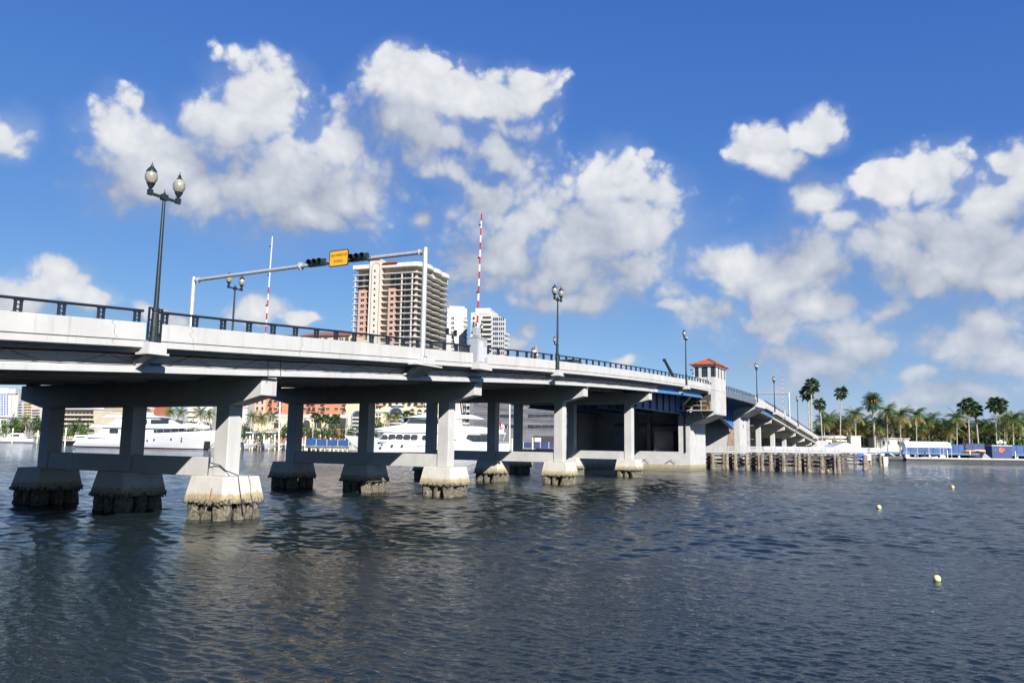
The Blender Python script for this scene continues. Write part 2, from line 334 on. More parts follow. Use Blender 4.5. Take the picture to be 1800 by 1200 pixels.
# ------------------------------------------------------------------ water
def build_water():
    rng = np.random.default_rng(5)
    th = np.linspace(R(-52), R(48), 620); rr = 6.0 * np.exp(np.linspace(0, math.log(230 / 6.0), 1000))
    TH, RR = np.meshgrid(th, rr); X = RR * np.sin(TH); Y = RR * np.cos(TH); Z = np.zeros_like(X)
    step = RR * math.log(230 / 6.0) / 1000
    sm = lambda v, a, b: (lambda q: q * q * (3 - 2 * q))(np.clip((v - a) / (b - a), 0, 1))
    wob = 1.6 * np.sin(X * .31 + 1) + .8 * np.sin(X * .83)
    calm = sm(Y + wob, 21, 24.5) * (1 - sm(Y, 55, 75)) * (1 - sm(X + wob - Y * .12, 3, 10))   # sheltered, glassy water off the piers
    near = 1 - sm(Y + wob, 20, 26)
    for k in range(130):
        lam = .13 * (1.5 / .13) ** rng.random(); ang = R(62) + rng.normal() * R(30)     # crests run across the view
        kx, ky = 2 * math.pi / lam * math.cos(ang), 2 * math.pi / lam * math.sin(ang)
        amp = .0062 * lam
        fade = np.clip((lam / step - 2.2) / 2.2, 0, 1)
        ph = rng.random() * 6.28
        pat = .55 + .45 * np.sin(X * rng.normal() * .12 + Y * rng.normal() * .12 + rng.random() * 6)
        gain = 1 + near * (.7 if lam < .28 else -.35 if lam < .5 else -.78) + calm * (-.75 if lam < .4 else .15)
        Z += amp * gain * fade * pat * np.sin(kx * X + ky * Y + ph)
    Z *= np.clip((225 - RR) / 60, 0, 1)
    nr, nt = X.shape
    verts = np.stack([X, Y, Z], -1).reshape(-1, 3)
    i = np.arange(nr * nt).reshape(nr, nt)
    faces = np.stack([i[:-1, :-1], i[:-1, 1:], i[1:, 1:], i[1:, :-1]], -1).reshape(-1, 4)
    # far water and the water outside the fan, as flat strips butted to the fan's rim
    ex = []; ef = []
    def add(*p):
        b = len(verts) + len(ex); ex.extend(p); ef.append(tuple(b + q for q in range(len(p))))
    for a in range(nt - 1):
        p, q = verts[(nr - 1) * nt + a], verts[(nr - 1) * nt + a + 1]
        add(p, q, (q[0] * 30, q[1] * 30, 0), (p[0] * 30, p[1] * 30, 0))
    tb = np.linspace(R(48), R(308), 60)
    for a in range(59):
        t0, t1 = tb[a], tb[a + 1]
        add((6 * math.sin(t0), 6 * math.cos(t0), 0), (6 * math.sin(t1), 6 * math.cos(t1), 0), (6900 * math.sin(t1), 6900 * math.cos(t1), 0), (6900 * math.sin(t0), 6900 * math.cos(t0), 0))
    me = bpy.data.meshes.new('water')
    V = np.concatenate([verts, np.array(ex)]).astype(np.float32)
    loops = np.concatenate([faces[:, ::-1].ravel(), np.array(ef)[:, ::-1].ravel()]).astype(np.int32)
    nf = len(faces) + len(ef)
    me.vertices.add(len(V)); me.vertices.foreach_set('co', V.ravel())
    me.loops.add(len(loops)); me.loops.foreach_set('vertex_index', loops)
    me.polygons.add(nf); me.polygons.foreach_set('loop_start', np.arange(nf, dtype=np.int32) * 4)
    me.polygons.foreach_set('use_smooth', np.ones(nf, bool)); me.update(calc_edges=True)
    o = bpy.data.objects.new('water', me); COL.objects.link(o); tag(o, None, None, None, 'structure')
    m = bpy.data.materials.new('harbour_water'); m.use_nodes = True; t = m.node_tree; b = t.nodes['Principled BSDF']
    b.inputs['Base Color'].default_value = (.008, .014, .016, 1); b.inputs['Roughness'].default_value = .035; b.inputs['IOR'].default_value = 1.333
    P = nd(t, 'ShaderNodeNewGeometry').outputs['Position']
    h1 = noise(t, vmt(t, 'MULTIPLY', P, (.6, 1, 1)), 8.0, 3, .6)
    h2 = noise(t, vmt(t, 'MULTIPLY', P, (.5, 1, 1)), 1.6, 3, .5)
    wind = mapr(t, noise(t, vmt(t, 'MULTIPLY', P, (.6, 1, 1)), .045, 3, .55), .36, .64, .55, 1.35)
    sp = nd(t, 'ShaderNodeSeparateXYZ'); lk(t, P, sp.inputs[0])
    cm = mth(t, 'MULTIPLY', mapr(t, sp.outputs[1], 21, 25), mth(t, 'MULTIPLY', mapr(t, sp.outputs[1], 75, 55), mapr(t, mth(t, 'MULTIPLY_ADD', sp.outputs[1], -.12, sp.outputs[0]), 10, 3)))
    wind = mth(t, 'MULTIPLY', wind, mth(t, 'MULTIPLY_ADD', cm, -.65, 1))
    hh = mth(t, 'ADD', mth(t, 'MULTIPLY', h1, .042), mth(t, 'MULTIPLY', h2, .045))
    bn = nd(t, 'ShaderNodeBump'); bn.inputs['Distance'].default_value = 1.0; bn.inputs['Strength'].default_value = 1.0
    lk(t, mth(t, 'MULTIPLY', hh, wind), bn.inputs['Height']); lk(t, bn.outputs[0], b.inputs['Normal'])
    b2 = nd(t, 'ShaderNodeBsdfPrincipled'); b2.inputs['Base Color'].default_value = (.008, .014, .016, 1); b2.inputs['Roughness'].default_value = .278; b2.inputs['IOR'].default_value = 1.333
    lk(t, bn.outputs[0], b2.inputs['Normal'])             # the finest capillary ripples, below pixel size
    mx = nd(t, 'ShaderNodeMixShader'); mx.inputs[0].default_value = .27; lk(t, b.outputs[0], mx.inputs[1]); lk(t, b2.outputs[0], mx.inputs[2])
    lk(t, mx.outputs[0], t.nodes['Material Output'].inputs['Surface'])
    me.materials.append(m)
build_water()
bed = MB(); bed.box(-7000, 7000, -7000, 7000, -6, -5)
tag(bed.build('harbour_bed', SOIL), None, None, None, 'structure')
# ------------------------------------------------------------------ land: one bank behind everything
SHORE = [(-900, 420), (-400, 350), (-190, 310), (-150, 250), (-20, 226), (6, 204), (20, 158), (33, 147), (50, 138.5), (62, 148), (80, 186), (110, 204), (420, 205), (900, 150)]
b = MB()
pts = [(x, y, 0) for x, y in SHORE] + [(6500, 150, 0), (6500, 6500, 0), (-6500, 6500, 0), (-6500, 420, 0)]
b.poly([(x, y, 1.5) for x, y, z in pts][::-1]); b.f[-1] = tuple(reversed(b.f[-1]))
tag(b.build('ground', SOIL), None, None, None, 'structure')
b = MB()
for (x0, y0), (x1, y1) in zip(SHORE[:-1], SHORE[1:]):
    d = Vector((x1 - x0, y1 - y0, 0)).normalized(); n = Vector((d.y, -d.x, 0))
    p, q = Vector((x0, y0, 0)), Vector((x1, y1, 0))
    b.hexa([p + n * .0 + Vector((0, 0, -5)), q + Vector((0, 0, -5)), q - n * .5 + Vector((0, 0, -5)), p - n * .5 + Vector((0, 0, -5)),
            p + Vector((0, 0, 1.62)), q + Vector((0, 0, 1.62)), q - n * .5 + Vector((0, 0, 1.62)), p - n * .5 + Vector((0, 0, 1.62))])
tag(b.build('sea_wall', SEAW), None, None, None, 'structure')

# ------------------------------------------------------------------ the bridge
BENTS = [-17.0, 0.0, 16.95, 33.8, 50.3]; FBENTS = [117.3, 131.4, 144.9, 158.1, 169.5, 183]
COLT = [0.0, -6.25, -12.55]
GAPS = [-6.25, 26.45, 60.1]                                 # lamp posts stand in gaps of the parapet
def fr(s0): return lambda x, y, z: Wp(s0 + y, x, z)      # local x across, y along
_rng = random.Random(3)
def make_pile_mesh():
    r = random.Random(11); rings = []
    for k in range(9):
        z = -2.2 + k * .37; rad = .23 + (.10 * math.exp(-((z - .15) / .35) ** 2))
        rings.append([((rad + r.uniform(-.045, .075)) * math.cos(q * .6283 + .2), (rad + r.uniform(-.045, .075)) * math.sin(q * .6283 + .2), z) for q in range(10)])
    mb = MB(); mb.loft(rings); return mb.mesh('pile', smooth=False)
PILE_ME = make_pile_mesh(); PILE_ME.materials.append(BARN)
def make_crust_mesh():
    r = random.Random(12); mb = MB()
    for k in range(210):
        side = r.randrange(4); u = r.uniform(-1.15, 1.15); z = r.uniform(-.02, .24) * r.random() ** .5; w = 1.16 - z * .19 + .01
        x, y = ((u, -w), (w, u), (u, w), (-w, u))[side]
        s_ = r.uniform(.02, .055)
        mb.v += [(x - s_, y - s_, z), (x + s_, y - s_, z), (x, y + s_ * 1.2, z), (x, y, z + s_ * 1.3), (x, y, z - s_ * 1.5)]
        i = len(mb.v) - 5
        for a, c in ((0, 1), (1, 2), (2, 0)): mb.f += [(i + a, i + c, i + 3), (i + c, i + a, i + 4)]
    me = mb.mesh('barnacle_crust'); me.materials.append(BARN); return me
CRUST_ME = make_crust_mesh()
def girder_prof(t0, flip=1):
    def f(s):
        z = ZP(s); b = z - 1.66; w = .31
        p = [(-w, b), (w, b), (w, b + .2), (.11, b + .36), (.11, z - 1.12), (.26, z - 1.06), (.26, z - 1.003), (-.26, z - 1.003), (-.26, z - 1.06), (-.11, z - 1.12), (-.11, b + .36), (-w, b + .2)]
        return [(t0 + a, c) for a, c in p]
    return f
def pier(parent, s, water=True, z_ground=0.):
    z = ZP(s) - 1.75; zb = z - 1.12
    mb = MB(); out = [(2.25, z), (2.25, z - .72), (.45, zb), (-13.0, zb), (-14.8, z - .72), (-14.8, z)]
    mb.prism([Wp(s - .42, t, q) for t, q in out], Wp(s + .42, 0, 0) - Wp(s - .42, 0, 0))
    p = mb.build('pier', WHITE, parent, bevel=.03)
    for t in COLT:
        mb = MB(); base = 1.745 if water else z_ground
        mb.box(t - .40, t + .40, -.36, .36, base, zb + .01, fr(s)); mb.build('column', WHITE, p, bevel=.035)
        if water:
            mb = MB(); mb.frustum(t, 0, .68, 1.75, 1.15, 1.15, .96, .96, fr(s)); mb.build('footing', FOOT, p, bevel=.03)
            for k, (a, c) in enumerate([(-.76, -.76), (.76, -.76), (.76, .76), (-.76, .76), (.05, 0), (-.05, -.82), (.84, .06)]):
                place('pile', PILE_ME, p, Wp(s + c, t + a, 0), (0, 0, k * 1.3 + s * 1.7 + t), (1.15, 1.15, 1) if k < 4 else (.78, .78, 1))
            c = place('barnacle_crust', CRUST_ME, p, Wp(s, t, .64), (0, 0, math.atan2(NX.y, NX.x)))
            c['kind'] = 'stuff'
    if water:
        for a, c in ((COLT[1], COLT[0]), (COLT[2], COLT[1])):
            mb = MB(); mb.box(a + .415, c - .415, -.3, .3, 1.70, 2.5, fr(s)); mb.build('strut', WHITE, p, bevel=.03)
    # bearing pads under each girder
    for t in GIRD: mb = MB(); mb.box(t - .22, t + .22, -.25, .25, z - .005, z + .088, fr(s)); mb.build('bearing_pad', WHITE2, p)
    return p
GIRD = [2.17, -1.55, -4.9, -8.1, -11.3, -14.5]
def bridge_span(parent, s0, s1, panels, gird_end=None):
    ge = gird_end or s1
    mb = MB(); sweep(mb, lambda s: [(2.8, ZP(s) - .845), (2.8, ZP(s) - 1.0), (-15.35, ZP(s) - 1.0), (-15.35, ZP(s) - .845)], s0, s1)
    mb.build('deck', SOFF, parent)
    mb = MB(); sweep(mb, lambda s: [(.9, ZP(s) - .83), (.9, ZP(s) - .841), (-13.4, ZP(s) - .841), (-13.4, ZP(s) - .83)], s0, s1); mb.build('roadway', ASPH, parent)
    for t in GIRD:
        mb = MB(); sweep(mb, girder_prof(t), s0, ge); mb.build('girder', WHITE2, parent)
    for a, c in panels:
        mb = MB()
        sweep(mb, lambda s: [(3.1, ZP(s)), (3.1, ZP(s) - .59), (3.06, ZP(s) - .61), (3.06, ZP(s) - .83), (2.803, ZP(s) - .88), (2.803, ZP(s) - .84), (2.803, ZP(s))], a + .006, c - .006, 1.0)
        mb.build('parapet_panel', WHITE, parent)
        mb = MB()
        sweep(mb, lambda s: [(-15.353, ZP(s)), (-15.353, ZP(s) - .9), (-15.65, ZP(s) - .85), (-15.65, ZP(s))], a + .006, c - .006, 2.0)
        mb.build('parapet_panel', WHITE, parent)
def corbel(parent, s, w=.33, side=1):
    """lamp base block and the raking strut below it"""
    z = ZP(s); T = (lambda t: t) if side > 0 else (lambda t: -12.55 - t)
    mb = MB()
    lo, hi = sorted((T(2.81), T(3.45)))
    mb.box(lo, hi, -w, w, z - 1.02, z - .68, fr(s)); mb.box(lo, hi + .04 * (side > 0), -w - .08, w + .08, z - 1.10, z - 1.023, fr(s))
    q = [(2.85, z - 1.102), (3.4, z - 1.102), (2.44, z - 1.58), (2.24, z - 1.30)]
    mb.prism([Wp(s - .13, T(t), y) for t, y in ([q[0], q[1], q[2], q[3]])], Wp(s + .13, 0, 0) - Wp(s - .13, 0, 0))
    return mb.build('lamp_corbel', WHITE, parent, bevel=.012)
def split(a, b, joints, gaps):
    cuts = sorted([a, b] + [j for j in joints if a < j < b] + [g - h for g, h in gaps if a < g < b] + [g + h for g, h in gaps if a < g < b])
    return [(x, y) for x, y in zip(cuts[:-1], cuts[1:]) if not any(abs((x + y) / 2 - g) < h for g, h in gaps)]
# ---- near approach
BR = thing('bridge', 'long white concrete bridge approach on rows of square columns', 'bridge', Wp(17, -6, 0))
NG = [(g, .27) for g in GAPS] + [(15.65, .8)]
bridge_span(BR, -34, 71.0, split(-34, 71.0, [-24, -14.5, -.77, 6.3, 21.58, 32.57, 38.0, 42.6, 47.5, 54, 65], NG), 52)
for s in BENTS: pier(BR, s)
for g in GAPS: corbel(BR, g)
for g in (13.5, 46, 66): corbel(BR, g, side=-1)
# hairline cracks and stains on the parapet face
def crack(s, wob, seed):
    r = random.Random(seed); pts = []; z = ZP(s); x = s
    for k in range(12):
        pts.append(Wp(x, 3.102 if k < 9 else 3.064, z - .003 - k * .079 * .86)); x += r.uniform(-.08, .10) * wob
    mb = MB()
    for p, q in zip(pts[:-1], pts[1:]):
        d = AX.to_3d() * .006; mb.quad(p - d, p + d, q + d, q - d)
    mb.build('crack', BLACKC, BR)
for s, w, k in ((-7.72, 1.1, 1), (-4.83, 1.2, 2), (.9, 1.2, 3), (20.2, .3, 8), (13.4, .2, 5), (35, .2, 6)): crack(s, w, k)
# conduits and garlands of wire slung under the deck edge
mb = MB(); mb.tube([Wp(s, 2.50, ZP(s) - 1.36 + .03 * math.sin(s * 1.1)) for s in np.arange(-33, 51, 1.4)], .022, 5); mb.build('conduit', BLACKC, BR)
mb = MB(); mb.tube([Wp(s, 2.62, ZP(s) - 1.03 - .02 * math.sin(s * 1.7)) for s in np.arange(-33, 51, .9)], .03, 5); mb.build('conduit', BLACKC, BR)
for k in range(26):
    a = -33 + k * 3.2; mb = MB()
    mb.tube([Wp(a + 3.2 * u, 2.5, ZP(a + 3.2 * u) - 1.04 - .34 * (1 - (2 * u - 1) ** 2)) for u in np.linspace(0, 1, 9)], .011, 4); mb.build('hanging_wire', BLACKC, BR)
for s in (-.35, .35):
    for k in (0,):
        mb = MB(); mb.tube([Wp(s, 2.45, ZP(s) - 1.0), Wp(s, 2.50, ZP(s) - 1.74)], .018, 5); mb.build('conduit', BLACKC, BR)
# chain and loose rope on the nearest footing
mb = MB(); pth = [Wp(-.42, -.5, 2.75), Wp(-.5, -.42, 2.3), Wp(-.42, .1, 2.2), Wp(-.40, .42, 2.0), Wp(-.2, .95, 1.8), Wp(-.2, 1.09, 1.25), Wp(-.15, 1.2, .7), Wp(-.05, 1.22, .2)]
mb.tube(pth, .022, 6); mb.build('chain', DARKM, BR)
mb = MB(); mb.tube([Wp(.35, .95, 1.79), Wp(.42, 1.03, 1.4), Wp(.38, 1.13, 1.0), Wp(.5, 1.2, .5), Wp(.45, 1.2, .1)], .016, 6); mb.build('rope', DARKM, BR)
mb = MB(); mb.tube([Wp(-.43, -.55, 2.9), Wp(-.45, -.55, 1.8)], .014, 6); mb.build('rope', DARKM, BR)
mb = MB(); mb.quad(Wp(-1.165, .42, .82), Wp(-1.165, .48, .82), Wp(-1.07, .48, 1.3), Wp(-1.07, .42, 1.3)); mb.build('rust_streak', mat('rust', (.30, .10, .03), .9), BR)
# ---- railings
def rail_post_mesh():
    mb = MB()
    for x in (-.085, .085): mb.cbox((x, 0, .19), .06, .08, .38)
    for z in (.10, .24): mb.cbox((0, 0, z), .11, .05, .035)
    mb.cbox((0, 0, .008), .34, .16, .02); mb.cbox((0, 0, .365), .26, .09, .03)
    me = mb.mesh('post'); me.materials.append(DARKM); return me
POST_ME = rail_post_mesh(); ROTB = math.atan2(AX.y, AX.x)
def railing(name, label, a, c, t, n, group, simple=False):
    o = thing(name, label, 'railing', Wp((a + c) / 2, t, ZP((a + c) / 2)), group)
    ss = [a + (c - a) * (k + .18) / (n - .64) for k in range(n)]
    for s in ss: place('post', POST_ME, o, Wp(s, t, ZP(s)), (0, 0, ROTB))
    N = max(2, int(c - a) // 2 + 1)
    mb = MB(); mb.tube([Wp(a + (c - a) * k / N, t, ZP(a + (c - a) * k / N) + .42) for k in range(N + 1)], .047, 8); mb.build('top_rail', DARKM, o, smooth=True)
    if not simple:
        for q in range(5):
            mb = MB(); mb.tube([Wp(a + (c - a) * k / N, t, ZP(a + (c - a) * k / N) + .06 + q * .065) for k in range(N + 1)], .006, 4); mb.build('cable', CABLE, o)
    return o
G1 = 'dark pipe railings along the bridge parapet'
railing('bridge_railing', 'dark railing at far left of the bridge ending at the tall lamp post', -34, -6.56, 2.95, 22, G1)
railing('bridge_railing', 'dark railing between the tall lamp post and the raised barrier gate', -5.94, 14.75, 2.95, 17, G1)
railing('bridge_railing', 'dark railing with two people behind it between barrier gate and second lamp', 16.55, 26.05, 2.95, 8, G1)
railing('bridge_railing', 'dark railing running from the second lamp to the lamp by the control house', 26.85, 59.7, 2.95, 26, G1, True)
railing('bridge_railing', 'short dark railing just left of the control house', 60.5, 70.8, 2.95, 9, G1, True)
railing('bridge_railing', 'dark railing on the far side of the bridge deck seen between near posts', -34, 71, -15.5, 44, G1, True)
# ---- bascule pier with the control house
PV = PIERW
BP = thing('bascule_pier', 'grey concrete bridge pier with open machinery bay beneath the control house', 'pier', Wp(75, -6, 0))
F0 = fr(0)
mb = MB()
mb.box(-15.6, .4, 71.2, 72.0, -5, 2.33, F0)                     # low front wall
mb.box(-1.02, .4, 71.2, 72.0, 2.33, 7.6, F0)                    # right front pier
mb.box(-15.6, -15.0, 71.2, 72.0, 2.33, 8.6, F0)
mb.box(-.5, .4, 72.0, 78.8, -5, 8.0, F0)                        # side walls
mb.box(-15.6, -14.9, 72.0, 78.8, -5, 8.8, F0)
mb.box(-14.9, -.5, 78.1, 78.8, -5, 9.3, F0)                     # back wall
mb.box(-14.9, -.5, 72.0, 78.1, 2.0, 2.3, F0)
mb.build('wall', PV, BP)
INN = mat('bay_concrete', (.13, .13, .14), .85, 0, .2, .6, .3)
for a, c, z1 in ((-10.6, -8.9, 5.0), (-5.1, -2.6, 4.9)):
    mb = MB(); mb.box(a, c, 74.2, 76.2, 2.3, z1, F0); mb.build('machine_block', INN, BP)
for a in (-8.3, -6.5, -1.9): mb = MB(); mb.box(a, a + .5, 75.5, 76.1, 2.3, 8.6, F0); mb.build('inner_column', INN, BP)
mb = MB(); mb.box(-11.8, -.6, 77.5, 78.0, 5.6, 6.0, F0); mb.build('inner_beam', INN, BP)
mb = MB(); mb.tube([Wp(71.1, -.15, 2.3), Wp(71.1, -.15, 7.3)], .09, 8); mb.build('drain_pipe', DARKM, BP)
mb = MB()
for k in range(3): mb.tube([Wp(71.05, -9.5 + k * 3.4, .9), Wp(71.0, -8.6 + k * 3.4, 1.4), Wp(71.05, -8.2 + k * 3.4, .9)], .03, 5)
mb.build('mooring_cable', DARKM, BP)
# corbel that carries the control house out over the water
mb = MB(); cp = [(.4, 7.2), (.4, 5.7), (3.55, 6.95), (3.6, 7.2)]
mb.prism([Wp(71.2, t, z) for t, z in cp], Wp(76.95, 0, 0) - Wp(71.2, 0, 0)); mb.build('corbel', WHITE, BP)
for k in range(6): mb = MB(); mb.box(3.602, 3.70, 71.4 + k * .93, 71.85 + k * .93, 6.95, 7.42, F0); mb.build('corbel_tooth', WHITE, BP)
# blue deck girder over the machinery bay
BG = thing('blue_girder', 'blue steel girder span between last columns and the control house', 'girder', Wp(60, 0, 8))
mb = MB()
sweep(mb, lambda s: [(2.17 + a, c) for a, c in [(-.3, ZP(s) - 1.7), (.36, ZP(s) - 1.7), (.36, ZP(s) - 1.6), (.10, ZP(s) - 1.34), (.07, ZP(s) - 1.003), (-.05, ZP(s) - 1.003), (-.08, ZP(s) - 1.6), (-.3, ZP(s) - 1.62)]], 52.1, 69.5)
mb.build('fascia_beam', BLUE, BG)
for t in (-.4, -4.2, -8.2, -12.2):
    mb = MB(); sweep(mb, lambda s: [(t - .25, 6.95), (t + .25, 6.95), (t + .25, 7.03), (t + .04, 7.05), (t + .04, ZP(s) - 1.003), (t - .04, ZP(s) - 1.003), (t - .04, 7.05), (t - .25, 7.03)], 52.3, 70.3)
    g = mb.build('plate_girder', BLUE, BG)
    for s in np.arange(53.2, 70.3, 2.4):
        mb = MB(); mb.box(t + .042, t + .2, s, s + .05, 7.04, ZP(s) - 1.01, F0); mb.build('stiffener', BLUE, g)
for s in (61, 69.9):
    mb = MB(); mb.box(-12, -.7, s, s + .12, 7.3, 8.6, F0); mb.build('cross_beam', BLUE, BG)
mb = MB(); mb.box(-.1, .35, 70.4, 71.1, 7.0, 7.5, F0); mb.box(-.3, .5, 70.3, 71.15, 6.85, 6.995, F0); mb.build('bearing_shoe', BLUE, BG)
# control house
CH = thing('control_house', 'white bridge control house with hipped red tile roof', 'control house', Wp(74, 2.3, 7.2))
mb = MB()
mb.box(1.0, 3.6, 71.2, 77.0, 9.95, 11.52, F0)
mb.box(1.75, 3.6, 71.2, 77.0, 7.2, 9.95, F0)
mb.build('wall', WHITE, CH)
mb = MB(); mb.box(.97, 3.63, 71.17, 77.03, 9.90, 10.0, F0); mb.build('string_course', WHITE, CH)
mb = MB(); mb.box(1.0, 3.6, 71.2, 77.0, 12.78, 13.1, F0); mb.box(.82, 3.78, 71.02, 77.18, 12.86, 13.02, F0); mb.build('cornice', WHITE, CH)
mb = MB()
for x, y in ((1.0, 1.13), (1.62, 1.98), (2.74, 3.10)): mb.box(x, y, 71.2, 71.45, 11.52, 12.78, F0)
for x, y in ((71.95, 73.0), (73.6, 74.5), (75.1, 76.1), (76.7, 77.0)): mb.box(3.35, 3.6, x, y, 11.52, 12.78, F0)
mb.box(1.0, 3.34, 76.86, 77.0, 11.52, 12.78, F0); mb.box(1.0, 1.12, 71.46, 76.85, 11.52, 12.78, F0)
mb.build('window_pier', WHITE, CH)
def sash(a, c, side):
    B = (lambda mb, p, q, z0, z1, d0, d1: mb.box(p, q, 71.2 + d0, 71.2 + d1, z0, z1, F0)) if side == 0 else (lambda mb, p, q, z0, z1, d0, d1: mb.box(3.6 - d1, 3.6 - d0, p, q, z0, z1, F0))
    mb = MB(); B(mb, a, c, 11.53, 12.77, .10, .13); w = mb.build('window', GLASSM, CH)
    mb = MB()
    for x in (a + .001, c - .061): B(mb, x, x + .06, 11.525, 12.775, .05, .098)
    for z in (11.53, 12.12, 12.71): B(mb, a + .062, c - .062, z, z + .06, .05, .098)
    mb.build('frame', DARKM, w)
for a, c in ((1.13, 1.62), (1.98, 2.74), (3.10, 3.50)): sash(a, c, 0)
for a, c in ((71.3, 71.95), (73.0, 73.6), (74.5, 75.1), (76.1, 76.7)): sash(a, c, 1)
mb = MB(); mb.box(3.501, 3.55, 71.25, 71.299, 11.525, 12.775, F0); mb.build('corner_post', DARKM, CH)
mb = MB(); mb.box(2.05, 2.68, 71.34, 71.36, 12.2, 12.7, F0); mb.build('roller_blind', mat('blind_white', (.5, .5, .48), .8), CH)
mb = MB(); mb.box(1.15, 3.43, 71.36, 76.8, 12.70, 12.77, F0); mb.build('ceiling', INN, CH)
mb = MB(); mb.box(.9, 1.0, 70.9, 71.15, 11.9, 12.15, F0); mb.box(.6, .99, 71.0, 71.12, 12.4, 12.5, F0); mb.build('security_camera', DARKM, CH)
# hipped roof with rows of barrel tiles
E0, E1, S0, S1, ZR, ZA = .66, 3.94, 70.86, 77.34, 13.03, 13.95
mb = MB(); mb.hexa([Wp(S0, E0, ZR), Wp(S0, E1, ZR), Wp(S1, E1, ZR), Wp(S1, E0, ZR)][::1] + [Wp(73.6, 2.25, ZA - .05), Wp(73.6, 2.35, ZA - .05), Wp(74.6, 2.35, ZA - .05), Wp(74.6, 2.25, ZA - .05)])
rf = mb.build('roof', TILE, CH)
def tile_row(p, q, r_=.085):
    mb = MB(); mb.tube([p, q], [r_, r_ * .85], 6); mb.build('tile', TILE, rf)
for k in range(12):
    u = (k + .5) / 12
    for (s, S2) in ((S0, 73.6), (S1, 74.6)):
        t = E0 + (E1 - E0) * u; lim = 1 - abs(2 * u - 1)
        tile_row(Wp(s, t, ZR + .05), Wp(s + (S2 - s) * lim, t, ZR + .05 + (ZA - ZR) * lim))
for k in range(22):
    u = (k + .5) / 22; s = S0 + (S1 - S0) * u; lim = min(1, (s - S0) / (73.6 - S0), (S1 - s) / (S1 - 74.6))
    for (t, T2) in ((E0, 2.25), (E1, 2.35)):
        tile_row(Wp(s, t, ZR + .05), Wp(s, t + (T2 - t) * lim, ZR + .05 + (ZA - ZR) * lim))
for p, q in ((Wp(S0, E0, ZR), Wp(73.6, 2.3, ZA)), (Wp(S0, E1, ZR), Wp(73.6, 2.3, ZA)), (Wp(S1, E1, ZR), Wp(74.6, 2.3, ZA)), (Wp(S1, E0, ZR), Wp(74.6, 2.3, ZA)), (Wp(73.5, 2.3, ZA), Wp(74.7, 2.3, ZA))):
    mb = MB(); mb.tube([p + Vector((0, 0, .06)), q + Vector((0, 0, .06))], .11, 6); mb.build('ridge_tile', TILE, rf)
# round studs, panel joints, lower doorway
mb = MB()
for t in (1.35, 2.25, 3.1): mb.cbox((t, 71.17, 10.75), .14, .07, .14, F0)
mb.build('stud', DARKM, CH)
mb = MB()
for t in (1.83, 2.72): mb.box(t, t + .07, 71.12, 71.195, 9.95, 11.5, F0)
mb.build('pilaster', WHITE, CH)
mb = MB(); mb.box(1.80, 3.1, 71.15, 71.19, 7.35, 9.4, F0); mb.build('door', mat('bronze_door', (.055, .048, .04), .5), CH)
# machinery platform beside the house
PF = thing('platform', 'small steel platform with yellow railing hung below the control house', 'platform', Wp(70.3, 1.4, 7.2))
mb = MB(); mb.box(-1.1, 3.5, 69.4, 71.15, 7.3, 7.44, F0); mb.build('floor_plate', GALV, PF)
mb = MB()
for t in (-.5, .4, 1.3, 2.2): mb.tube([Wp(71.1, t, 6.5), Wp(69.7, t, 7.29)], .05, 6)
mb.build('brace', GALV, PF)
YEL = mat('yellow_rail', (.50, .40, .20), .5, 0, .15, 3)
for t in (-1.0, .1, 1.2, 2.3, 3.4):
    mb = MB(); mb.tube([Wp(69.47, t, 7.44), Wp(69.47, t, 8.5)], .035, 6); mb.build('rail_post', YEL if t > .5 else GALV, PF)
for z in (7.95, 8.48): mb = MB(); mb.tube([Wp(69.47, 1.0, z), Wp(69.47, 2.95, z)], .035, 6); mb.build('handrail', YEL, PF)
for z in (7.95, 8.48): mb = MB(); mb.tube([Wp(69.47, -1.05, z), Wp(69.47, 1.0, z)], .02, 6); mb.build('handrail', GALV, PF)
mb = MB(); mb.prism([Wp(70.2, -1.0, 7.45), Wp(70.2, -.7, 7.45), Wp(70.2, 1.2, 9.5), Wp(70.2, .9, 9.5)], Wp(70.9, 0, 0) - Wp(70.2, 0, 0)); mb.build('stair_flight', WHITE, PF)
mb = MB(); mb.cbox((-.4, 70.1, 7.68), .6, .5, .45, F0); mb.cbox((.5, 70.0, 7.6), .5, .4, .3, F0); mb.build('machine_box', DARKM, PF)
mb = MB(); mb.cbox((2.9, 70.0, 7.66), .2, .2, .42, F0); mb.build('cone', mat('orange_plastic', (.6, .12, .03), .5), PF)
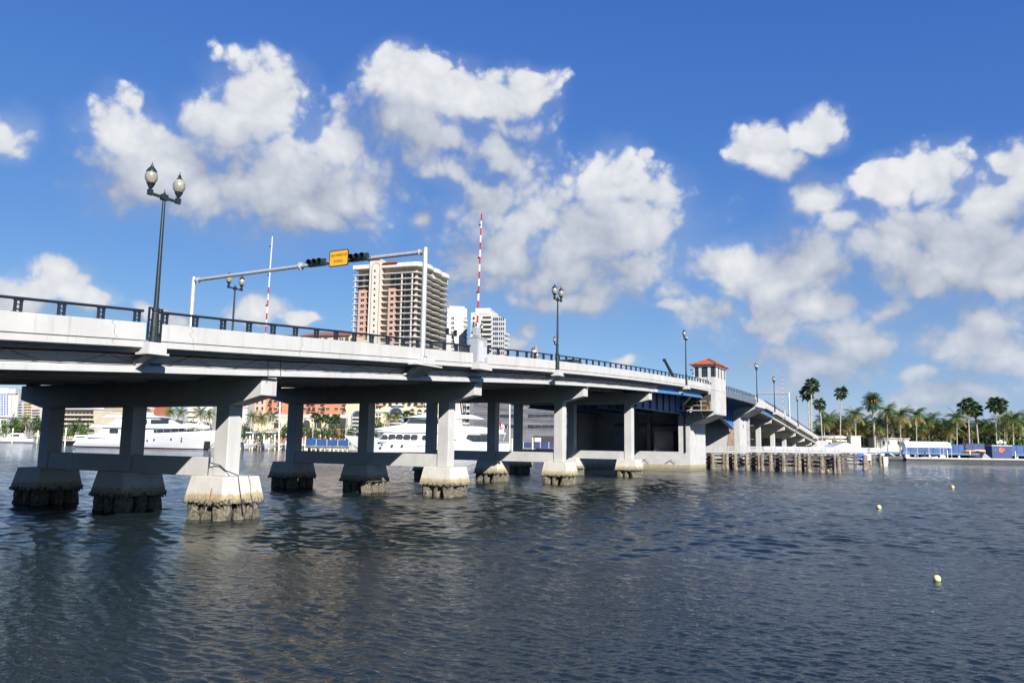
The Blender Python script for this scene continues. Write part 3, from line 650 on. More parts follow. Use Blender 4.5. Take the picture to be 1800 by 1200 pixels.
# ---- bascule leaf
LF = thing('bascule_leaf', 'blue steel drawbridge leaf spanning from the control house to far pier', 'drawbridge leaf', Wp(89, -6, 9))
DKG = mat('dark_grey_fascia', (.11, .125, .15), .5, 0, .1, 1)
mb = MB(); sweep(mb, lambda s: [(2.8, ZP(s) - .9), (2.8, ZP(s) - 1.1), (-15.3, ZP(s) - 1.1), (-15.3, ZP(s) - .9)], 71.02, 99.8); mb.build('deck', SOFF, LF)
mb = MB(); sweep(mb, lambda s: [(3.1, ZP(s) - .25), (3.1, ZP(s) - 1.05), (2.803, ZP(s) - 1.05), (2.803, ZP(s) - .25)], 71.3 + 6.0, 99.8); mb.build('edge_beam', DKG, LF)
for t in (-.6, -12.0):
    mb = MB(); bot = lambda s: 9.0 - 1.05 - 2.3 * max(0, (s - 86) / 13.4) ** 1.3
    sweep(mb, lambda s: [(t - .3, bot(s)), (t + .3, bot(s)), (t + .3, bot(s) + .1), (t + .05, bot(s) + .12), (t + .05, ZP(s) - 1.11), (t - .05, ZP(s) - 1.11), (t - .05, bot(s) + .12), (t - .3, bot(s) + .1)], 78.9, 99.5)
    g = mb.build('main_girder', RUSTP, LF)
    for s in np.arange(80, 99.3, 1.6): mb = MB(); mb.box(t + .052, t + .26, s, s + .06, bot(s) + .12, ZP(s) - 1.12, F0); mb.build('stiffener', BLUE, g)
for s in np.arange(80.4, 99.6, 2.4):
    mb = MB(); mb.prism([Wp(s, 2.75, ZP(s) - 1.11), Wp(s, 2.75, ZP(s) - 1.3), Wp(s, -.3, ZP(s) - 2.1), Wp(s, -.3, ZP(s) - 1.11)], Wp(s + .14, 0, 0) - Wp(s, 0, 0)); mb.build('cantilever_bracket', BLUE, LF)
    mb = MB(); mb.box(-11.9, -.7, s, s + .14, ZP(s) - 2.0, ZP(s) - 1.11, F0); mb.build('floor_beam', BLUE, LF)
for s in np.arange(78.4, 99.7, 1.0):
    mb = MB(); mb.box(2.90, 2.98, s, s + .07, ZP(s) - .25, ZP(s) + .38, F0); mb.build('rail_post', DARKM, LF)
for h in (.10, .38):
    mb = MB(); mb.tube([Wp(s, 2.94, ZP(s) + h) for s in np.arange(78, 99.9, 2)], .04, 6); mb.build('handrail', DARKM, LF)
# ---- far pier
FP = thing('bascule_pier', 'tall grey concrete pier with rust streak at the far end of the drawbridge', 'pier', Wp(104, -6, 0))
mb = MB(); mb.box(-12.8, .4, 100, 107.4, -5, 7.6, F0); mb.box(-12.8, -1.0, 101.2, 107.4, 7.6, 9.2, F0); mb.build('wall', PV, FP)
mb = MB(); mb.prism([Wp(100, t, z) for t, z in [(-1.0, 7.6), (.4, 7.6), (2.8, 8.9), (2.8, 9.15), (-1.0, 9.15)]], Wp(107.4, 0, 0) - Wp(100, 0, 0)); mb.build('corbel', PV, FP)
mb = MB(); sweep(mb, lambda s: [(3.12, ZP(s) + .1), (3.12, 9.16), (2.4, 9.16), (2.4, ZP(s) + .1)], 100, 107.4); mb.build('parapet_panel', WHITE, FP)
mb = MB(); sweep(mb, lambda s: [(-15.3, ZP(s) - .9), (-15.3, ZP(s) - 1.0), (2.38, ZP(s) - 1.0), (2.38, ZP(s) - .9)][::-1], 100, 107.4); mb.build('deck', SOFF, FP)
RST = mat('rust_wash', (.30, .235, .185), .9, 0, .15, 1.2, .5, col2=(.26, .12, .06))
mb = MB(); mb.quad(Wp(99.995, -1.75, 2.2), Wp(99.995, -.42, 2.2), Wp(99.995, -.42, 5.6), Wp(99.995, -1.3, 5.6)); mb.build('rust_streak', RST, FP)
mb = MB(); mb.box(.405, .44, 102.6, 103.2, 7.0, 7.55, F0); mb.box(.405, .44, 102.75, 103.05, 6.0, 6.5, F0); mb.build('clearance_sign', mat('sign_blue', (.05, .06, .3), .5), FP)
LD = thing('ladder', 'caged steel ladder down the side of the far grey pier', 'ladder', Wp(105.6, .8, 1))
for s in (105.2, 106.0): mb = MB(); mb.tube([Wp(s, .75, 1.2), Wp(s, .75, 11.0)], .05, 6); mb.build('side_rail', GALV, LD)
mb = MB()
for z in np.arange(1.4, 10.8, .35): mb.tube([Wp(105.2, .75, z), Wp(106.0, .75, z)], .025, 5)
mb.build('rung', GALV, LD)
for z in (4.2, 6.4, 8.6, 10.4):
    mb = MB(); mb.tube([Wp(105.2, .75, z)] + [Wp(105.6 - .45 * math.cos(a), .75 + .7 * math.sin(a), z) for a in np.linspace(.2, 2.94, 7)] + [Wp(106.0, .75, z)], .03, 5); mb.build('cage_hoop', GALV, LD)
# ---- far approach going down to the shore
FA = thing('bridge', 'white concrete approach sloping down to the palms beyond the drawbridge', 'bridge', Wp(140, -6, 1.5))
FG = [(115.9, .4), (142.9, .4), (168, .4), (126.7, .7)]
bridge_span(FA, 107.5, 176, split(107.5, 176, [118, 130, 150, 158], FG))
for s in FBENTS[:5]: pier(FA, s, False, 1.4)
for g in (115.9, 142.9, 168): corbel(FA, g)
mb = MB(); sweep(mb, lambda s: [(2.53, ZP(s) - 1.68), (2.53, ZP(s) - 1.003), (2.49, ZP(s) - 1.003), (2.49, ZP(s) - 1.68)], 107.6, 116.8); mb.build('fascia_beam', BLUE, FA)
mb = MB(); mb.box(-15.3, 2.8, 176, 200, 1.4, ZP(176) - .9, F0); mb.build('abutment', WHITE, FA)
railing('bridge_railing', 'dark railing along the far approach sloping down toward the palms', 107.6, 176, 2.95, 40, G1, True)

# ------------------------------------------------------------------ street lamps
GLOBE = mat('prismatic_globe', (.25, .235, .19), .18, 0, .25, 9, coord='obj', spec=.7)
def globe_on(o, y, black_top):
    mb = MB(); mb.lathe((0, y, 5.22), [(.02, 0), (.06, .02), (.13, .16), (.15, .20)], 12); mb.build('globe_fitter', LAMPM, o)
    mb = MB(); mb.lathe((0, y, 5.42), [(.13, 0), (.19, .10), (.212, .22), (.20, .32), (.15, .42), (.115, .46)], 14); g = mb.build('globe', GLOBE, o, smooth=True)
    mb = MB()
    if black_top: mb.lathe((0, y, 5.76), [(.185, 0), (.17, .10), (.10, .20), (.05, .25), (.05, .29), (.015, .34), (.012, .42)], 12)
    else: mb.lathe((0, y, 5.87), [(.125, 0), (.10, .04), (.05, .10), (.06, .15), (.02, .20), (.012, .30)], 12)
    mb.build('finial', LAMPM, g, smooth=True)
def make_lamp(name, label, globes=(1, 1), group='twin globe lamp posts on the bridge'):
    o = thing(name, label, 'street lamp', (0, 0, 0), group)
    mb = MB(); mb.lathe((0, 0, 0), [(.17, 0), (.17, .10), (.145, .14), (.14, .50), (.115, 1.02), (.13, 1.06), (.13, 1.12), (.09, 1.20)], 12); mb.build('base', LAMPM, o)
    mb = MB(); mb.lathe((0, 0, 1.19), [(.082, 0), (.078, .6), (.052, 3.85)], 12); mb.build('pole', LAMPM, o, smooth=True)
    mb = MB()
    for y in (-.245, .245): mb.box(-.05, .05, y - .014, y + .014, .02, 1.16)
    for z in (.25, .7, 1.1):
        mb.box(-.03, .03, -.229, -.12, z, z + .05); mb.box(-.03, .03, .12, .229, z, z + .05)
    mb.build('side_plate', DARKM, o)
    mb = MB(); mb.box(-.05, .05, -.62, .62, 5.02, 5.10); mb.cbox((0, 0, 5.07), .16, .22, .20); mb.lathe((0, 0, 5.16), [(.06, 0), (.05, .05), (.012, .12), (.01, .2)], 8)
    for y in (-.56, .56): mb.cbox((0, y, 5.10), .12, .16, .20); mb.lathe((0, y, 5.19), [(.05, 0), (.03, .04)], 8)
    mb.build('cross_arm', LAMPM, o)
    for y, g in zip((-.56, .56), globes):
        if g: globe_on(o, y, g == 2)
        else:
            mb = MB(); mb.lathe((0, y, 5.22), [(.03, 0), (.08, .03), (.08, .10), (.03, .14)], 8); mb.build('bare_socket', WHITEP, o)
    return o
ROTL = math.atan2(AX.y, AX.x) - math.pi / 2
def put_lamp(o, s, t, dz=-.62):
    o.location = Wp(s, t, ZP(s) + dz); o.rotation_euler = (0, 0, ROTL)
L0 = make_lamp('street_lamp', 'tall dark twin-globe lamp post at left, nearest of all lamps', (2, 1)); put_lamp(L0, -6.22, 3.12)
full = make_lamp('street_lamp', 'dark twin-globe lamp post at the middle of the near parapet', (2, 2)); put_lamp(full, 26.45, 3.12)
half = make_lamp('street_lamp', 'lamp post with one missing globe just left of the control house', (2, 0)); put_lamp(half, 60.1, 3.12)
for src, s, t, dz, lab in (
    (full, 13.5, -15.4, .1, 'twin-globe lamp on far side of deck below the gantry arm'),
    (full, 46.4, -15.4, -.2, 'lamp on the far side partly hidden behind the barrier gate'),
    (half, 66.0, -15.4, .2, 'small far-side lamp with one globe beside the two people'),
    (full, 100.4, 3.12, -.62, 'lamp post just right of the control house above the ladder'),
    (full, 115.9, 3.12, -.62, 'lamp post on the far approach left of the striped barrier'),
    (full, 142.9, 3.12, -.62, 'last lamp post on the slope nearest the tall palms')):
    c = copy_tree(src); relabel(c, lab); put_lamp(c, s, t, dz)
for s in (13.5, 66.0):
    mb = MB(); mb.box(-15.6, -15.2, -.2, .2, ZP(s) - .9, ZP(s) + (.10 if s < 20 else .2), fr(s)); mb.build('lamp_plinth', WHITE, BR)
# ------------------------------------------------------------------ drawbridge gantry, sign and signals
def gantry(label, s, zt, sc=1.0):
    o = thing('signal_gantry', label, 'gantry', Wp(s, 3.0, ZP(s) - .3))
    for t in (3.0, -15.1):
        mb = MB(); b = ZP(s) - (.56 if t > 0 else .3)
        mb.lathe(Wp(s, t, b), [(.27, 0), (.27, .06), (.155, .07), (.15, .2), (.13, zt + .18 - b), (.10, zt + .24 - b)], 16)
        p = mb.build('post', GALV, o, smooth=True)
        mb = MB()
        for k in range(6): a = k * math.pi / 3; q = Wp(s + .22 * math.cos(a), t + .22 * math.sin(a), b + .06); mb.lathe(q, [(.03, 0), (.03, .08)], 6)
        mb.build('anchor_bolt', DARKM, p)
    mb = MB(); mb.tube([Wp(s, 2.86, zt), Wp(s, -5.9, zt + .06), Wp(s, -14.97, zt)], .115, 14); a = mb.build('arm', GALV, o, smooth=True)
    mb = MB()
    for t in (2.6, -14.7): mb.tube([Wp(s, t, zt), Wp(s, t + .06, zt)], .19, 12)
    mb.tube([Wp(s, -5.84, zt + .06), Wp(s, -5.96, zt + .06)], .24, 14); mb.build('flange', GALV, a)
    return o
GA = gantry('white overhead pole gantry carrying drawbridge sign and signals over the road', 9.85, 13.36)
mb = MB(); mb.box(2.81, 3.5, 9.85 - .5, 9.85 + .5, ZP(9.85) - .86, ZP(9.85) - .565, F0); mb.box(2.75, 3.55, 9.85 - 1.25, 9.85 + 1.1, ZP(9.85) - .97, ZP(9.85) - .883, F0)
mb.prism([Wp(9.35, t, ZP(9.85) + z) for t, z in ((2.9, -.973), (3.5, -.973), (2.43, -1.55), (2.23, -1.3))], Wp(10.35, 0, 0) - Wp(9.35, 0, 0)); mb.build('gantry_pedestal', WHITE, BR, bevel=.015)
mb = MB(); mb.tube([Wp(9.2, 2.9, ZP(9) - 1.0), Wp(9.2, 2.7, ZP(9) - 1.3), Wp(8.9, 2.5, ZP(9) - 1.4)], .04, 6); mb.build('conduit', WHITE2, BR)
def txt(parent, body, size, loc, rotm, m, name='lettering', sx=1.0):
    cu = bpy.data.curves.new(name, 'FONT'); cu.body = body; cu.size = size; cu.align_x = 'CENTER'; cu.align_y = 'CENTER'; cu.extrude = .004; cu.offset = size * .006; cu.space_character = 1.12
    me = bpy.data.meshes.new_from_object(bpy.data.objects.new('tmp_text', cu)); o = bpy.data.objects.new(name, me)
    COL.objects.link(o); me.materials.append(m); o.parent = parent
    o.matrix_local = Matrix.Translation(Vector(loc) - ORIG.get(parent.name, Vector())) @ rotm.to_4x4() @ Matrix.Diagonal((sx, 1, 1, 1))
    return o
def face_rot(nrm):                                       # text plane whose front looks along nrm (horizontal)
    n = Vector((nrm[0], nrm[1], 0)).normalized(); x = Vector((-n.y, n.x, 0))
    return Matrix((x, Vector((0, 0, 1)), n)).transposed()
SGN = mat('sign_amber', (.72, .33, .012), .45, 0, .05, 3); BLK = mat('matt_black', (.012, .012, .013), .45, 0, 0)
s_ = 9.24
sg = thing('drawbridge_sign', 'amber DRAWBRIDGE SIGNAL sign hung on the gantry between two traffic signals', 'sign', Wp(s_, -2.47, 13.45))
def rrect(a, c, z0, z1, r_, s):
    pts = []
    for cx, cz, a0 in ((c - r_, z0 + r_, -90), (c - r_, z1 - r_, 0), (a + r_, z1 - r_, 90), (a + r_, z0 + r_, 180)):
        for k in range(5): an = R(a0 + k * 22.5); pts.append(Wp(s, cx + r_ * math.cos(an), cz + r_ * math.sin(an)))
    return pts
mb = MB(); mb.prism(rrect(-3.17, -1.78, 12.97, 13.90, .12, s_), AX.to_3d() * .03); mb.build('border', BLK, sg)
for q in (-2.9, -2.1): mb = MB(); mb.box(q, q + .06, s_ + .032, 9.76, 13.3, 13.38, F0); mb.build('bracket', GALV, sg)
mb = MB(); mb.prism(rrect(-3.115, -1.835, 13.025, 13.845, .09, s_ - .004), AX.to_3d() * .003); mb.build('panel', SGN, sg)
FR = face_rot(-AX)
txt(sg, 'DRAWBRIDGE', .215, Wp(s_ - .006, -2.475, 13.60), FR, BLK, sx=.80); txt(sg, 'SIGNAL', .215, Wp(s_ - .006, -2.475, 13.26), FR, BLK, sx=.86)
SIGH = mat('signal_housing', (.012, .022, .020), .4, 0, .1, 3)
def signal(label, t0, z):
    o = thing('traffic_signal', label, 'traffic signal', Wp(9.65, t0, z), 'horizontal signals on the gantry')
    mb = MB(); mb.box(t0, t0 + 1.2, 9.55, 9.725, z - .21, z + .21, F0); mb.build('housing', SIGH, o, bevel=.02)
    for k, c in enumerate(((.10, .008, .006), (.10, .05, .006), (.02, .30, .20))):
        cx = t0 + .2 + k * .4
        mb = MB(); mb.tube([Wp(9.549, cx, z), Wp(9.535, cx, z)], .15, 14); l = mb.build('lens', mat('lens_' + 'rag'[k], c, .2, 0, 0), o)
        mb = MB(); q = 14; arc = [R(-20 + 220 * j / q) for j in range(q + 1)]
        rings = [[Wp(9.547 - d, cx + rr * math.cos(a), z + rr * math.sin(a)) for a in arc] for d, rr in ((0, .185), (.27 , .185))]
        mb.loft(rings, cap=False, closed=False); mb.build('visor', SIGH, l)
    mb = MB(); mb.tube([Wp(9.75, t0 - .16, z), Wp(9.75, t0 + 1.3, z)], .03, 6); mb.build('mount_bar', BLK, o)
signal('dark horizontal traffic signal left of the amber sign', -5.0, 13.43)
signal('dark horizontal traffic signal with green lens right of the amber sign', -1.90, 13.43)
# ------------------------------------------------------------------ barrier gates
def gate(label, s, t, zb, L, hmm=2.4, aw=1.0):
    o = thing('barrier_gate', label, 'barrier gate', Wp(s, t, zb), 'raised barrier gates')
    mb = MB(); mb.box(t - .32, t + .30, s - .55, s + .55, zb, zb + hmm * .62, F0); mb.box(t - .35, t + .33, s - .58, s + .58, zb + hmm * .62, zb + hmm * .62 + .08, F0); h = mb.build('housing', GALV, o, bevel=.02)
    mb = MB(); mb.box(t + .301, t + .33, s - .40, s + .05, zb + .12, zb + 1.3, F0); mb.box(t + .301, t + .33, s + .12, s + .46, zb + .12, zb + 1.0, F0); mb.build('door_panel', mat('gate_grey', (.50, .51, .52), .5, .2, .1, 3), h)
    mb = MB(); mb.cbox((t + .25, s + .3, zb + .2), .3, .3, .4, F0); mb.build('junction_box', GALV, h)
    ax = zb + hmm * .8; n = 16
    mb = MB(); mb.cbox((t - .1, s - .05, ax), .25, .5, .5, F0); mb.build('pivot', GALV, o)
    for k in range(n):
        z0, z1 = ax + .1 + (L - .1) * k / n, ax + .1 + (L - .1) * (k + 1) / n
        w0, w1 = (.065 - .035 * k / n) * aw, (.065 - .035 * (k + 1) / n) * aw
        q = lambda z: t - .1 + .02 * (z - ax)
        mb = MB(); mb.hexa([Wp(s - w0, q(z0) - .03, z0), Wp(s - w0, q(z0) + .03, z0), Wp(s + w0, q(z0) + .03, z0), Wp(s + w0, q(z0) - .03, z0), Wp(s - w1, q(z1) - .03, z1), Wp(s - w1, q(z1) + .03, z1), Wp(s + w1, q(z1) + .03, z1), Wp(s + w1, q(z1) - .03, z1)])
        mb.build('arm_band', (REDP if (k % 2 and (aw == 1 or k < 8)) else WHITEP), o)
    for z in (ax + .4, ax + L * .33, ax + L * .62, ax + L * .9):
        mb = MB(); mb.ball(Wp(s - .13, t - .1 + .02 * (z - ax), z), .065, n=8, m=5); mb.build('warning_lamp', BLACKC, o)
    return o
g1 = gate('raised red and white barrier gate on grey cabinet at the near parapet', 15.65, 2.95, ZP(15.65) - .62, 7.25)
mb = MB(); mb.box(2.55, 3.5, 14.9, 16.4, ZP(15.65) - .98, ZP(15.65) - .63, F0); mb.build('gate_ledge', WHITE, BR)
mb = MB(); mb.box(2.30, 2.34, 15.75, 16.35, 9.75, 10.4, F0); mb.build('back_plate', GALV, g1)
mb = MB(); mb.tube([Wp(16.0, 2.4, ZP(15.6) - .83), Wp(16.0, 2.4, 10.3)], .05, 8); mb.build('plate_post', GALV, g1)
gate('raised barrier arm on far side of the road beneath the gantry arm', 16.2, -15.0, ZP(16.2) + .1, 7.6, 2.0, .75)
mb = MB(); mb.box(-15.6, -14.4, 15.6, 16.8, ZP(16.2) - .9, ZP(16.2) + .1, F0); mb.build('gate_ledge', WHITE, BR)
gate('thin striped barrier arm standing on the far sloping approach', 126.7, 2.9, ZP(126.7) - .62, 6.6)
g3 = gantry('small pale pole gantry crossing the road on the far approach', 133.1, 13.2)
mb = MB(); mb.box(2.81, 3.5, 132.6, 133.6, ZP(133.1) - .86, ZP(133.1) - .565, F0); mb.build('gantry_pedestal', WHITE, FA)
# broken-looking dark signal head on the far side
ds = thing('signal_post', 'dark leaning signal post with two heads in front of white tower', 'signal post', Wp(41.6, -15.6, ZP(41.6) - .85))
mb = MB(); mb.tube([Wp(42.3, -15.6, ZP(42) - .85), Wp(42.1, -15.6, 12.6), Wp(41.5, -15.6, 14.0)], .08, 8); mb.build('post', DARKM, ds)
mb = MB(); mb.tube([Wp(40.5, -15.6, 13.85), Wp(42.2, -15.6, 13.95)], .06, 6); mb.build('cross_arm', DARKM, ds)
for q in (40.6, 42.1): mb = MB(); mb.cbox((-15.6, q, 14.15), .25, .25, .6, F0); mb.build('head', BLK, ds)
# ------------------------------------------------------------------ people at the parapet
SKIN = mat('skin', (.46, .27, .18), .55, 0, .05, 5); HAIRB = mat('dark_hair', (.03, .022, .018), .5, 0, .2, 20); HAIRG = mat('grey_hair', (.20, .18, .16), .6, 0, .2, 20)
SHW = mat('white_cloth', (.78, .77, .75), .9, 0, .05, 4); SHD = mat('dark_cloth', (.035, .032, .035), .9, 0, .2, 4); TRS = mat('khaki_cloth', (.30, .26, .19), .9, 0, .1, 4)
def skinned(name, m, parent, verts, edges, radii, root=0):
    me = bpy.data.meshes.new(name); me.from_pydata(verts, edges, []); me.materials.append(m)
    o = bpy.data.objects.new(name, me); COL.objects.link(o); o.parent = parent
    md = o.modifiers.new('skin', 'SKIN'); md.use_smooth_shade = True
    for k, r_ in enumerate(radii):
        me.skin_vertices[0].data[k].radius = (r_, r_) if not isinstance(r_, tuple) else r_
    me.skin_vertices[0].data[root].use_root = True
    sb = o.modifiers.new('sub', 'SUBSURF'); sb.levels = 1; sb.render_levels = 1
    return o
def person(label, loc, rz, h, shirt, hair, lean):
    o = thing('person', label, 'person', loc, 'people at the bridge railing'); o.rotation_euler = (0, 0, rz); k = h / 1.75
    V = [(0, 0, .95), (0, .02, 1.15), (0, .03, 1.38), (0, .03, 1.50), (0, .05, 1.60), (0, .06, 1.68),
         (.19, .02, 1.40), (.25, .12, 1.14), (.18, .36, 1.08), (.15, .43, 1.08), (-.19, .02, 1.40), (-.25, .10, 1.14), (-.18, .36, 1.08), (-.15, .43, 1.08),
         (.10, 0, .86), (.11, .03, .48), (.11, -.02, .08), (.11, .13, .03), (-.10, 0, .86), (-.11, .03, .48), (-.11, -.02, .08), (-.11, .13, .03)]
    V = [(x * k, (y + lean * max(0, z - .95)) * k, z * k) for x, y, z in V]
    E_ = [(0, 1), (1, 2), (2, 3), (3, 4), (4, 5), (2, 6), (6, 7), (7, 8), (8, 9), (2, 10), (10, 11), (11, 12), (12, 13), (0, 14), (14, 15), (15, 16), (16, 17), (0, 18), (18, 19), (19, 20), (20, 21)]
    Rr = [(.15, .11), (.14, .10), (.15, .10), .055, (.085, .10), (.08, .095), .06, .045, .036, .035, .06, .045, .036, .035, .085, .062, .045, .04, .085, .062, .045, .04]
    skinned('body', SKIN, o, V, E_, [tuple(q * k for q in r_) if isinstance(r_, tuple) else r_ * k for r_ in Rr])
    ix = [0, 1, 2, 6, 7, 10, 11]; mp = {a: b for b, a in enumerate(ix)}
    skinned('shirt', shirt, o, [V[a] for a in ix], [(mp[a], mp[b]) for a, b in ((0, 1), (1, 2), (2, 6), (6, 7), (2, 10), (10, 11))], [(.17 * k, .13 * k), (.16 * k, .12 * k), (.165 * k, .12 * k), .075 * k, .06 * k, .075 * k, .06 * k])
    ix = [0, 14, 15, 16, 18, 19, 20]; mp = {a: b for b, a in enumerate(ix)}
    skinned('trousers', TRS if shirt is SHW else SHD, o, [V[a] for a in ix], [(mp[a], mp[b]) for a, b in ((0, 14), (14, 15), (15, 16), (0, 18), (18, 19), (19, 20))], [(.155 * k, .12 * k), .1 * k, .078 * k, .06 * k, .1 * k, .078 * k, .06 * k])
    hd = Vector(V[5]); mb = MB(); mb.ball((hd.x, hd.y - .02, hd.z + .03), .096 * k, .105 * k, .10 * k, n=12, m=8)
    if shirt is SHD: mb.ball((hd.x, hd.y - .10, hd.z - .12), .07, .05, .16, n=8, m=6)
    hobj = mb.build('hair', hair, None, smooth=True); hobj.parent = o; hobj.location = (0, 0, 0)
    for sgn in (-1, 1):
        mb = MB(); mb.ball((hd.x + sgn * .032, hd.y + .093, hd.z + .0), .011, n=6, m=4); e_ = mb.build('eye', BLK, None); e_.parent = o; e_.location = (0, 0, 0)
    mb = MB(); mb.ball((hd.x, hd.y + .105, hd.z - .025), .014, .02, .024, n=6, m=4); e_ = mb.build('nose', SKIN, None); e_.parent = o; e_.location = (0, 0, 0)
    return o
ROTN = math.atan2(NX.y, NX.x) - math.pi / 2
person('person in white shirt looking out over the bridge railing', Wp(24.45, 2.3, ZP(24.4) - .845), ROTN, 1.8, SHW, HAIRG, .06)
person('dark-haired person in dark clothes leaning beside the white-shirted one', Wp(23.85, 2.35, ZP(23.8) - .845), ROTN + .25, 1.62, SHD, HAIRB, .10)
# ------------------------------------------------------------------ dark car crossing the bridge
CARP = mat('black_car_paint', (.012, .013, .016), .15, .3, .05, 2, coord='obj')
car = thing('parked_car' if False else 'car', 'black car driving over the bridge, only its roof showing by the second lamp', 'car', (0, 0, 0))
prof = [(-2.3, .35), (-2.35, .75), (-2.1, 1.05), (-1.75, 1.1), (-1.3, 1.62), (.55, 1.68), (1.15, 1.12), (2.1, .98), (2.35, .7), (2.3, .35)]
mb = MB(); mb.loft([[(x, y, z) if abs(y) < .8 or z < 1.12 else (x, y * .82, z) for x, z in prof] for y in (-.9, -.78, .78, .9)]); mb.build('body', CARP, car, bevel=.05)
mb = MB()
for y in (-.765, .765): mb.poly([(x, y + (.012 if y > 0 else -.012), z) for x, z in ((-1.5, 1.16), (-1.22, 1.55), (.5, 1.6), (.95, 1.16))])
mb.build('window', GLASSM, car)
for x in (-1.4, 1.45):
    for y in (-.8, .8):
        mb = MB(); mb.tube([(x, y - .1, .33), (x, y + .1, .33)], .33, 16); w = mb.build('wheel', BLACKC, car)
        mb = MB(); mb.tube([(x, y - .11, .33), (x, y + .11, .33)], .18, 10); mb.build('rim', GALV, w)
for y in (-.6, .6):
    mb = MB(); mb.cbox((2.33, y, .78), .06, .3, .12); mb.build('headlight', GLOBE, car)
    mb = MB(); mb.cbox((-2.33, y, .85), .06, .2, .2); mb.build('tail_light', REDP, car)
slope = math.atan((ZP(39.5) - ZP(36.5)) / 3)
car.location = Wp(38, -1.0, ZP(38) - .828); car.rotation_euler = Matrix.Rotation(ROTB, 3, 'Z').to_euler(); car.rotation_euler = (Matrix.Rotation(ROTB, 3, 'Z') @ Matrix.Rotation(-slope, 3, 'Y')).to_euler()
# ------------------------------------------------------------------ crane whose boom shows above the railing
cr_ = thing('crane', 'dark crane boom leaning up from behind the bridge railing', 'crane', Wp(181, -25, 1.5))
mb = MB(); mb.hexa([Wp(181, -25.5, 3.4), Wp(181, -24.5, 3.4), Wp(182, -24.5, 4.4), Wp(182, -25.5, 4.4), Wp(144, -25.2, 21.6), Wp(144, -24.8, 21.6), Wp(144.3, -24.8, 22.0), Wp(144.3, -25.2, 22.0)]); mb.build('boom', BLK, cr_)
mb = MB(); mb.cbox((-25, 143.9, 21.8), .6, .6, .6, F0); mb.build('boom_head', BLK, cr_)
mb = MB(); mb.box(-26.3, -23.7, 178, 187, 2.4, 3.6, F0); mb.build('carrier', mat('crane_yellow', (.45, .3, .05), .5), cr_)
mb = MB(); mb.box(-26.2, -24.9, 181.5, 184, 3.61, 5.2, F0); mb.build('cab', GLASSM, cr_)
for s in (179, 181.5, 184, 186):
    for t in (-26.1, -23.9): mb = MB(); mb.tube([Wp(s, t - .2, 2.1), Wp(s, t + .2, 2.1)], .6, 14); mb.build('wheel', BLACKC, cr_)
# ------------------------------------------------------------------ timber fenders of the channel
def pile_timber(h, r_, seed):
    r = random.Random(seed); mb = MB(); rings = []
    for k, z in enumerate((-3, -.25, .1, .45, .8, h - .1, h)):
        q = r_ * (1.25 if k in (1, 2) else 1.0 if k < 6 else .8)
        rings.append([((q + r.uniform(-.03, .03)) * math.cos(a * .785), (q + r.uniform(-.03, .03)) * math.sin(a * .785), z) for a in range(8)])
    mb.loft(rings); me = mb.mesh('pile'); me.materials.append(PILEW); return me
PT = [pile_timber(2.05, .26, k) for k in range(4)]
def fender(label, path, n, extra_rail=True, rail_lab=''):
    P0, P1 = Vector(path[0] + (0,)), Vector(path[1] + (0,)); d = (P1 - P0); L = d.length; d /= L; nn = Vector((d.y, -d.x, 0))
    if nn.y > 0: nn = -nn
    o = thing('timber_fender', label, 'fender', P0 + d * L / 2, 'timber fenders guarding the drawbridge channel')
    G = lambda u, v, z: P0 + d * u + nn * v + Vector((0, 0, z))
    r = random.Random(int(L))
    for k in range(n):
        u = .3 + (L - .6) * k / (n - 1)
        for j in range(2 if k % 3 == 2 else 1): place('pile', PT[(k + j) % 4], o, G(u + j * .42, .28, 0), (r.uniform(-.02, .02), r.uniform(-.02, .02), k))
        if k % 2 == 0: place('pile', PT[(k + 1) % 4], o, G(u + .2, -1.7, 0), (0, 0, k * 2))
    for z in (.62, 1.12, 1.66):
        mb = MB(); mb.box(0, L, -.14, -.02, z, z + .26, G); mb.build('wale', WOOD, o); mb = MB(); mb.box(0, L, -1.45, -1.33, z, z + .26, G); mb.build('wale', WOOD, o)
    m = int(L / .6)
    for k in range(m):
        mb = MB(); mb.box(L * k / m + .01, L * (k + 1) / m - .01, -1.6, .06, 2.06, 2.13, G); mb.build('plank', WOOD, o)
    w = thing('white_railing', rail_lab, 'railing', P0 + d * L / 2 + Vector((0, 0, 2.13)), 'white timber railings on the fender walkways')
    for v in (0.0, -1.5):
        nk = n
        for k in range(nk):
            u = .3 + (L - .6) * k / (nk - 1); mb = MB(); mb.box(u - .05, u + .05, v - .05, v + .05, 1.75 if v == 0 else 2.13, 3.05, G); mb.build('post', WHITEP, w)
        for z in (2.42, 2.72, 3.0):
            mb = MB(); mb.box(0, L, v + .051, v + .10, z - .06, z + .06, G); mb.build('rail', WHITEP, w)
    return o, G, L
f1_, G1_, L1_ = fender('front timber fender on brown tide-stained piles right of control house', ((26.4, 107.9), (40.9, 96.9)), 12, rail_lab='nearest white wooden railing above the front row of brown piles')
f2_, G2_, L2_ = fender('rear timber fender standing in front of the tall rust streaked pier', ((36.2, 119.2), (51.5, 112.2)), 5, rail_lab='white railing behind the front fender below the sloping approach')
f3_, G3_, L3_ = fender('rear timber pier carrying the blue and white sign at its end', ((46.0, 139.5), (65.6, 137.2)), 10, rail_lab='white railing above the blue and white waterway sign')
mb = MB(); mb.tube([(26.7, 106.9, -3), (26.7, 106.9, 3.2)], .16, 10); tag(mb.build('marker_pole', WHITEP), 'white marker pole at the left end of the front fender', 'pole')
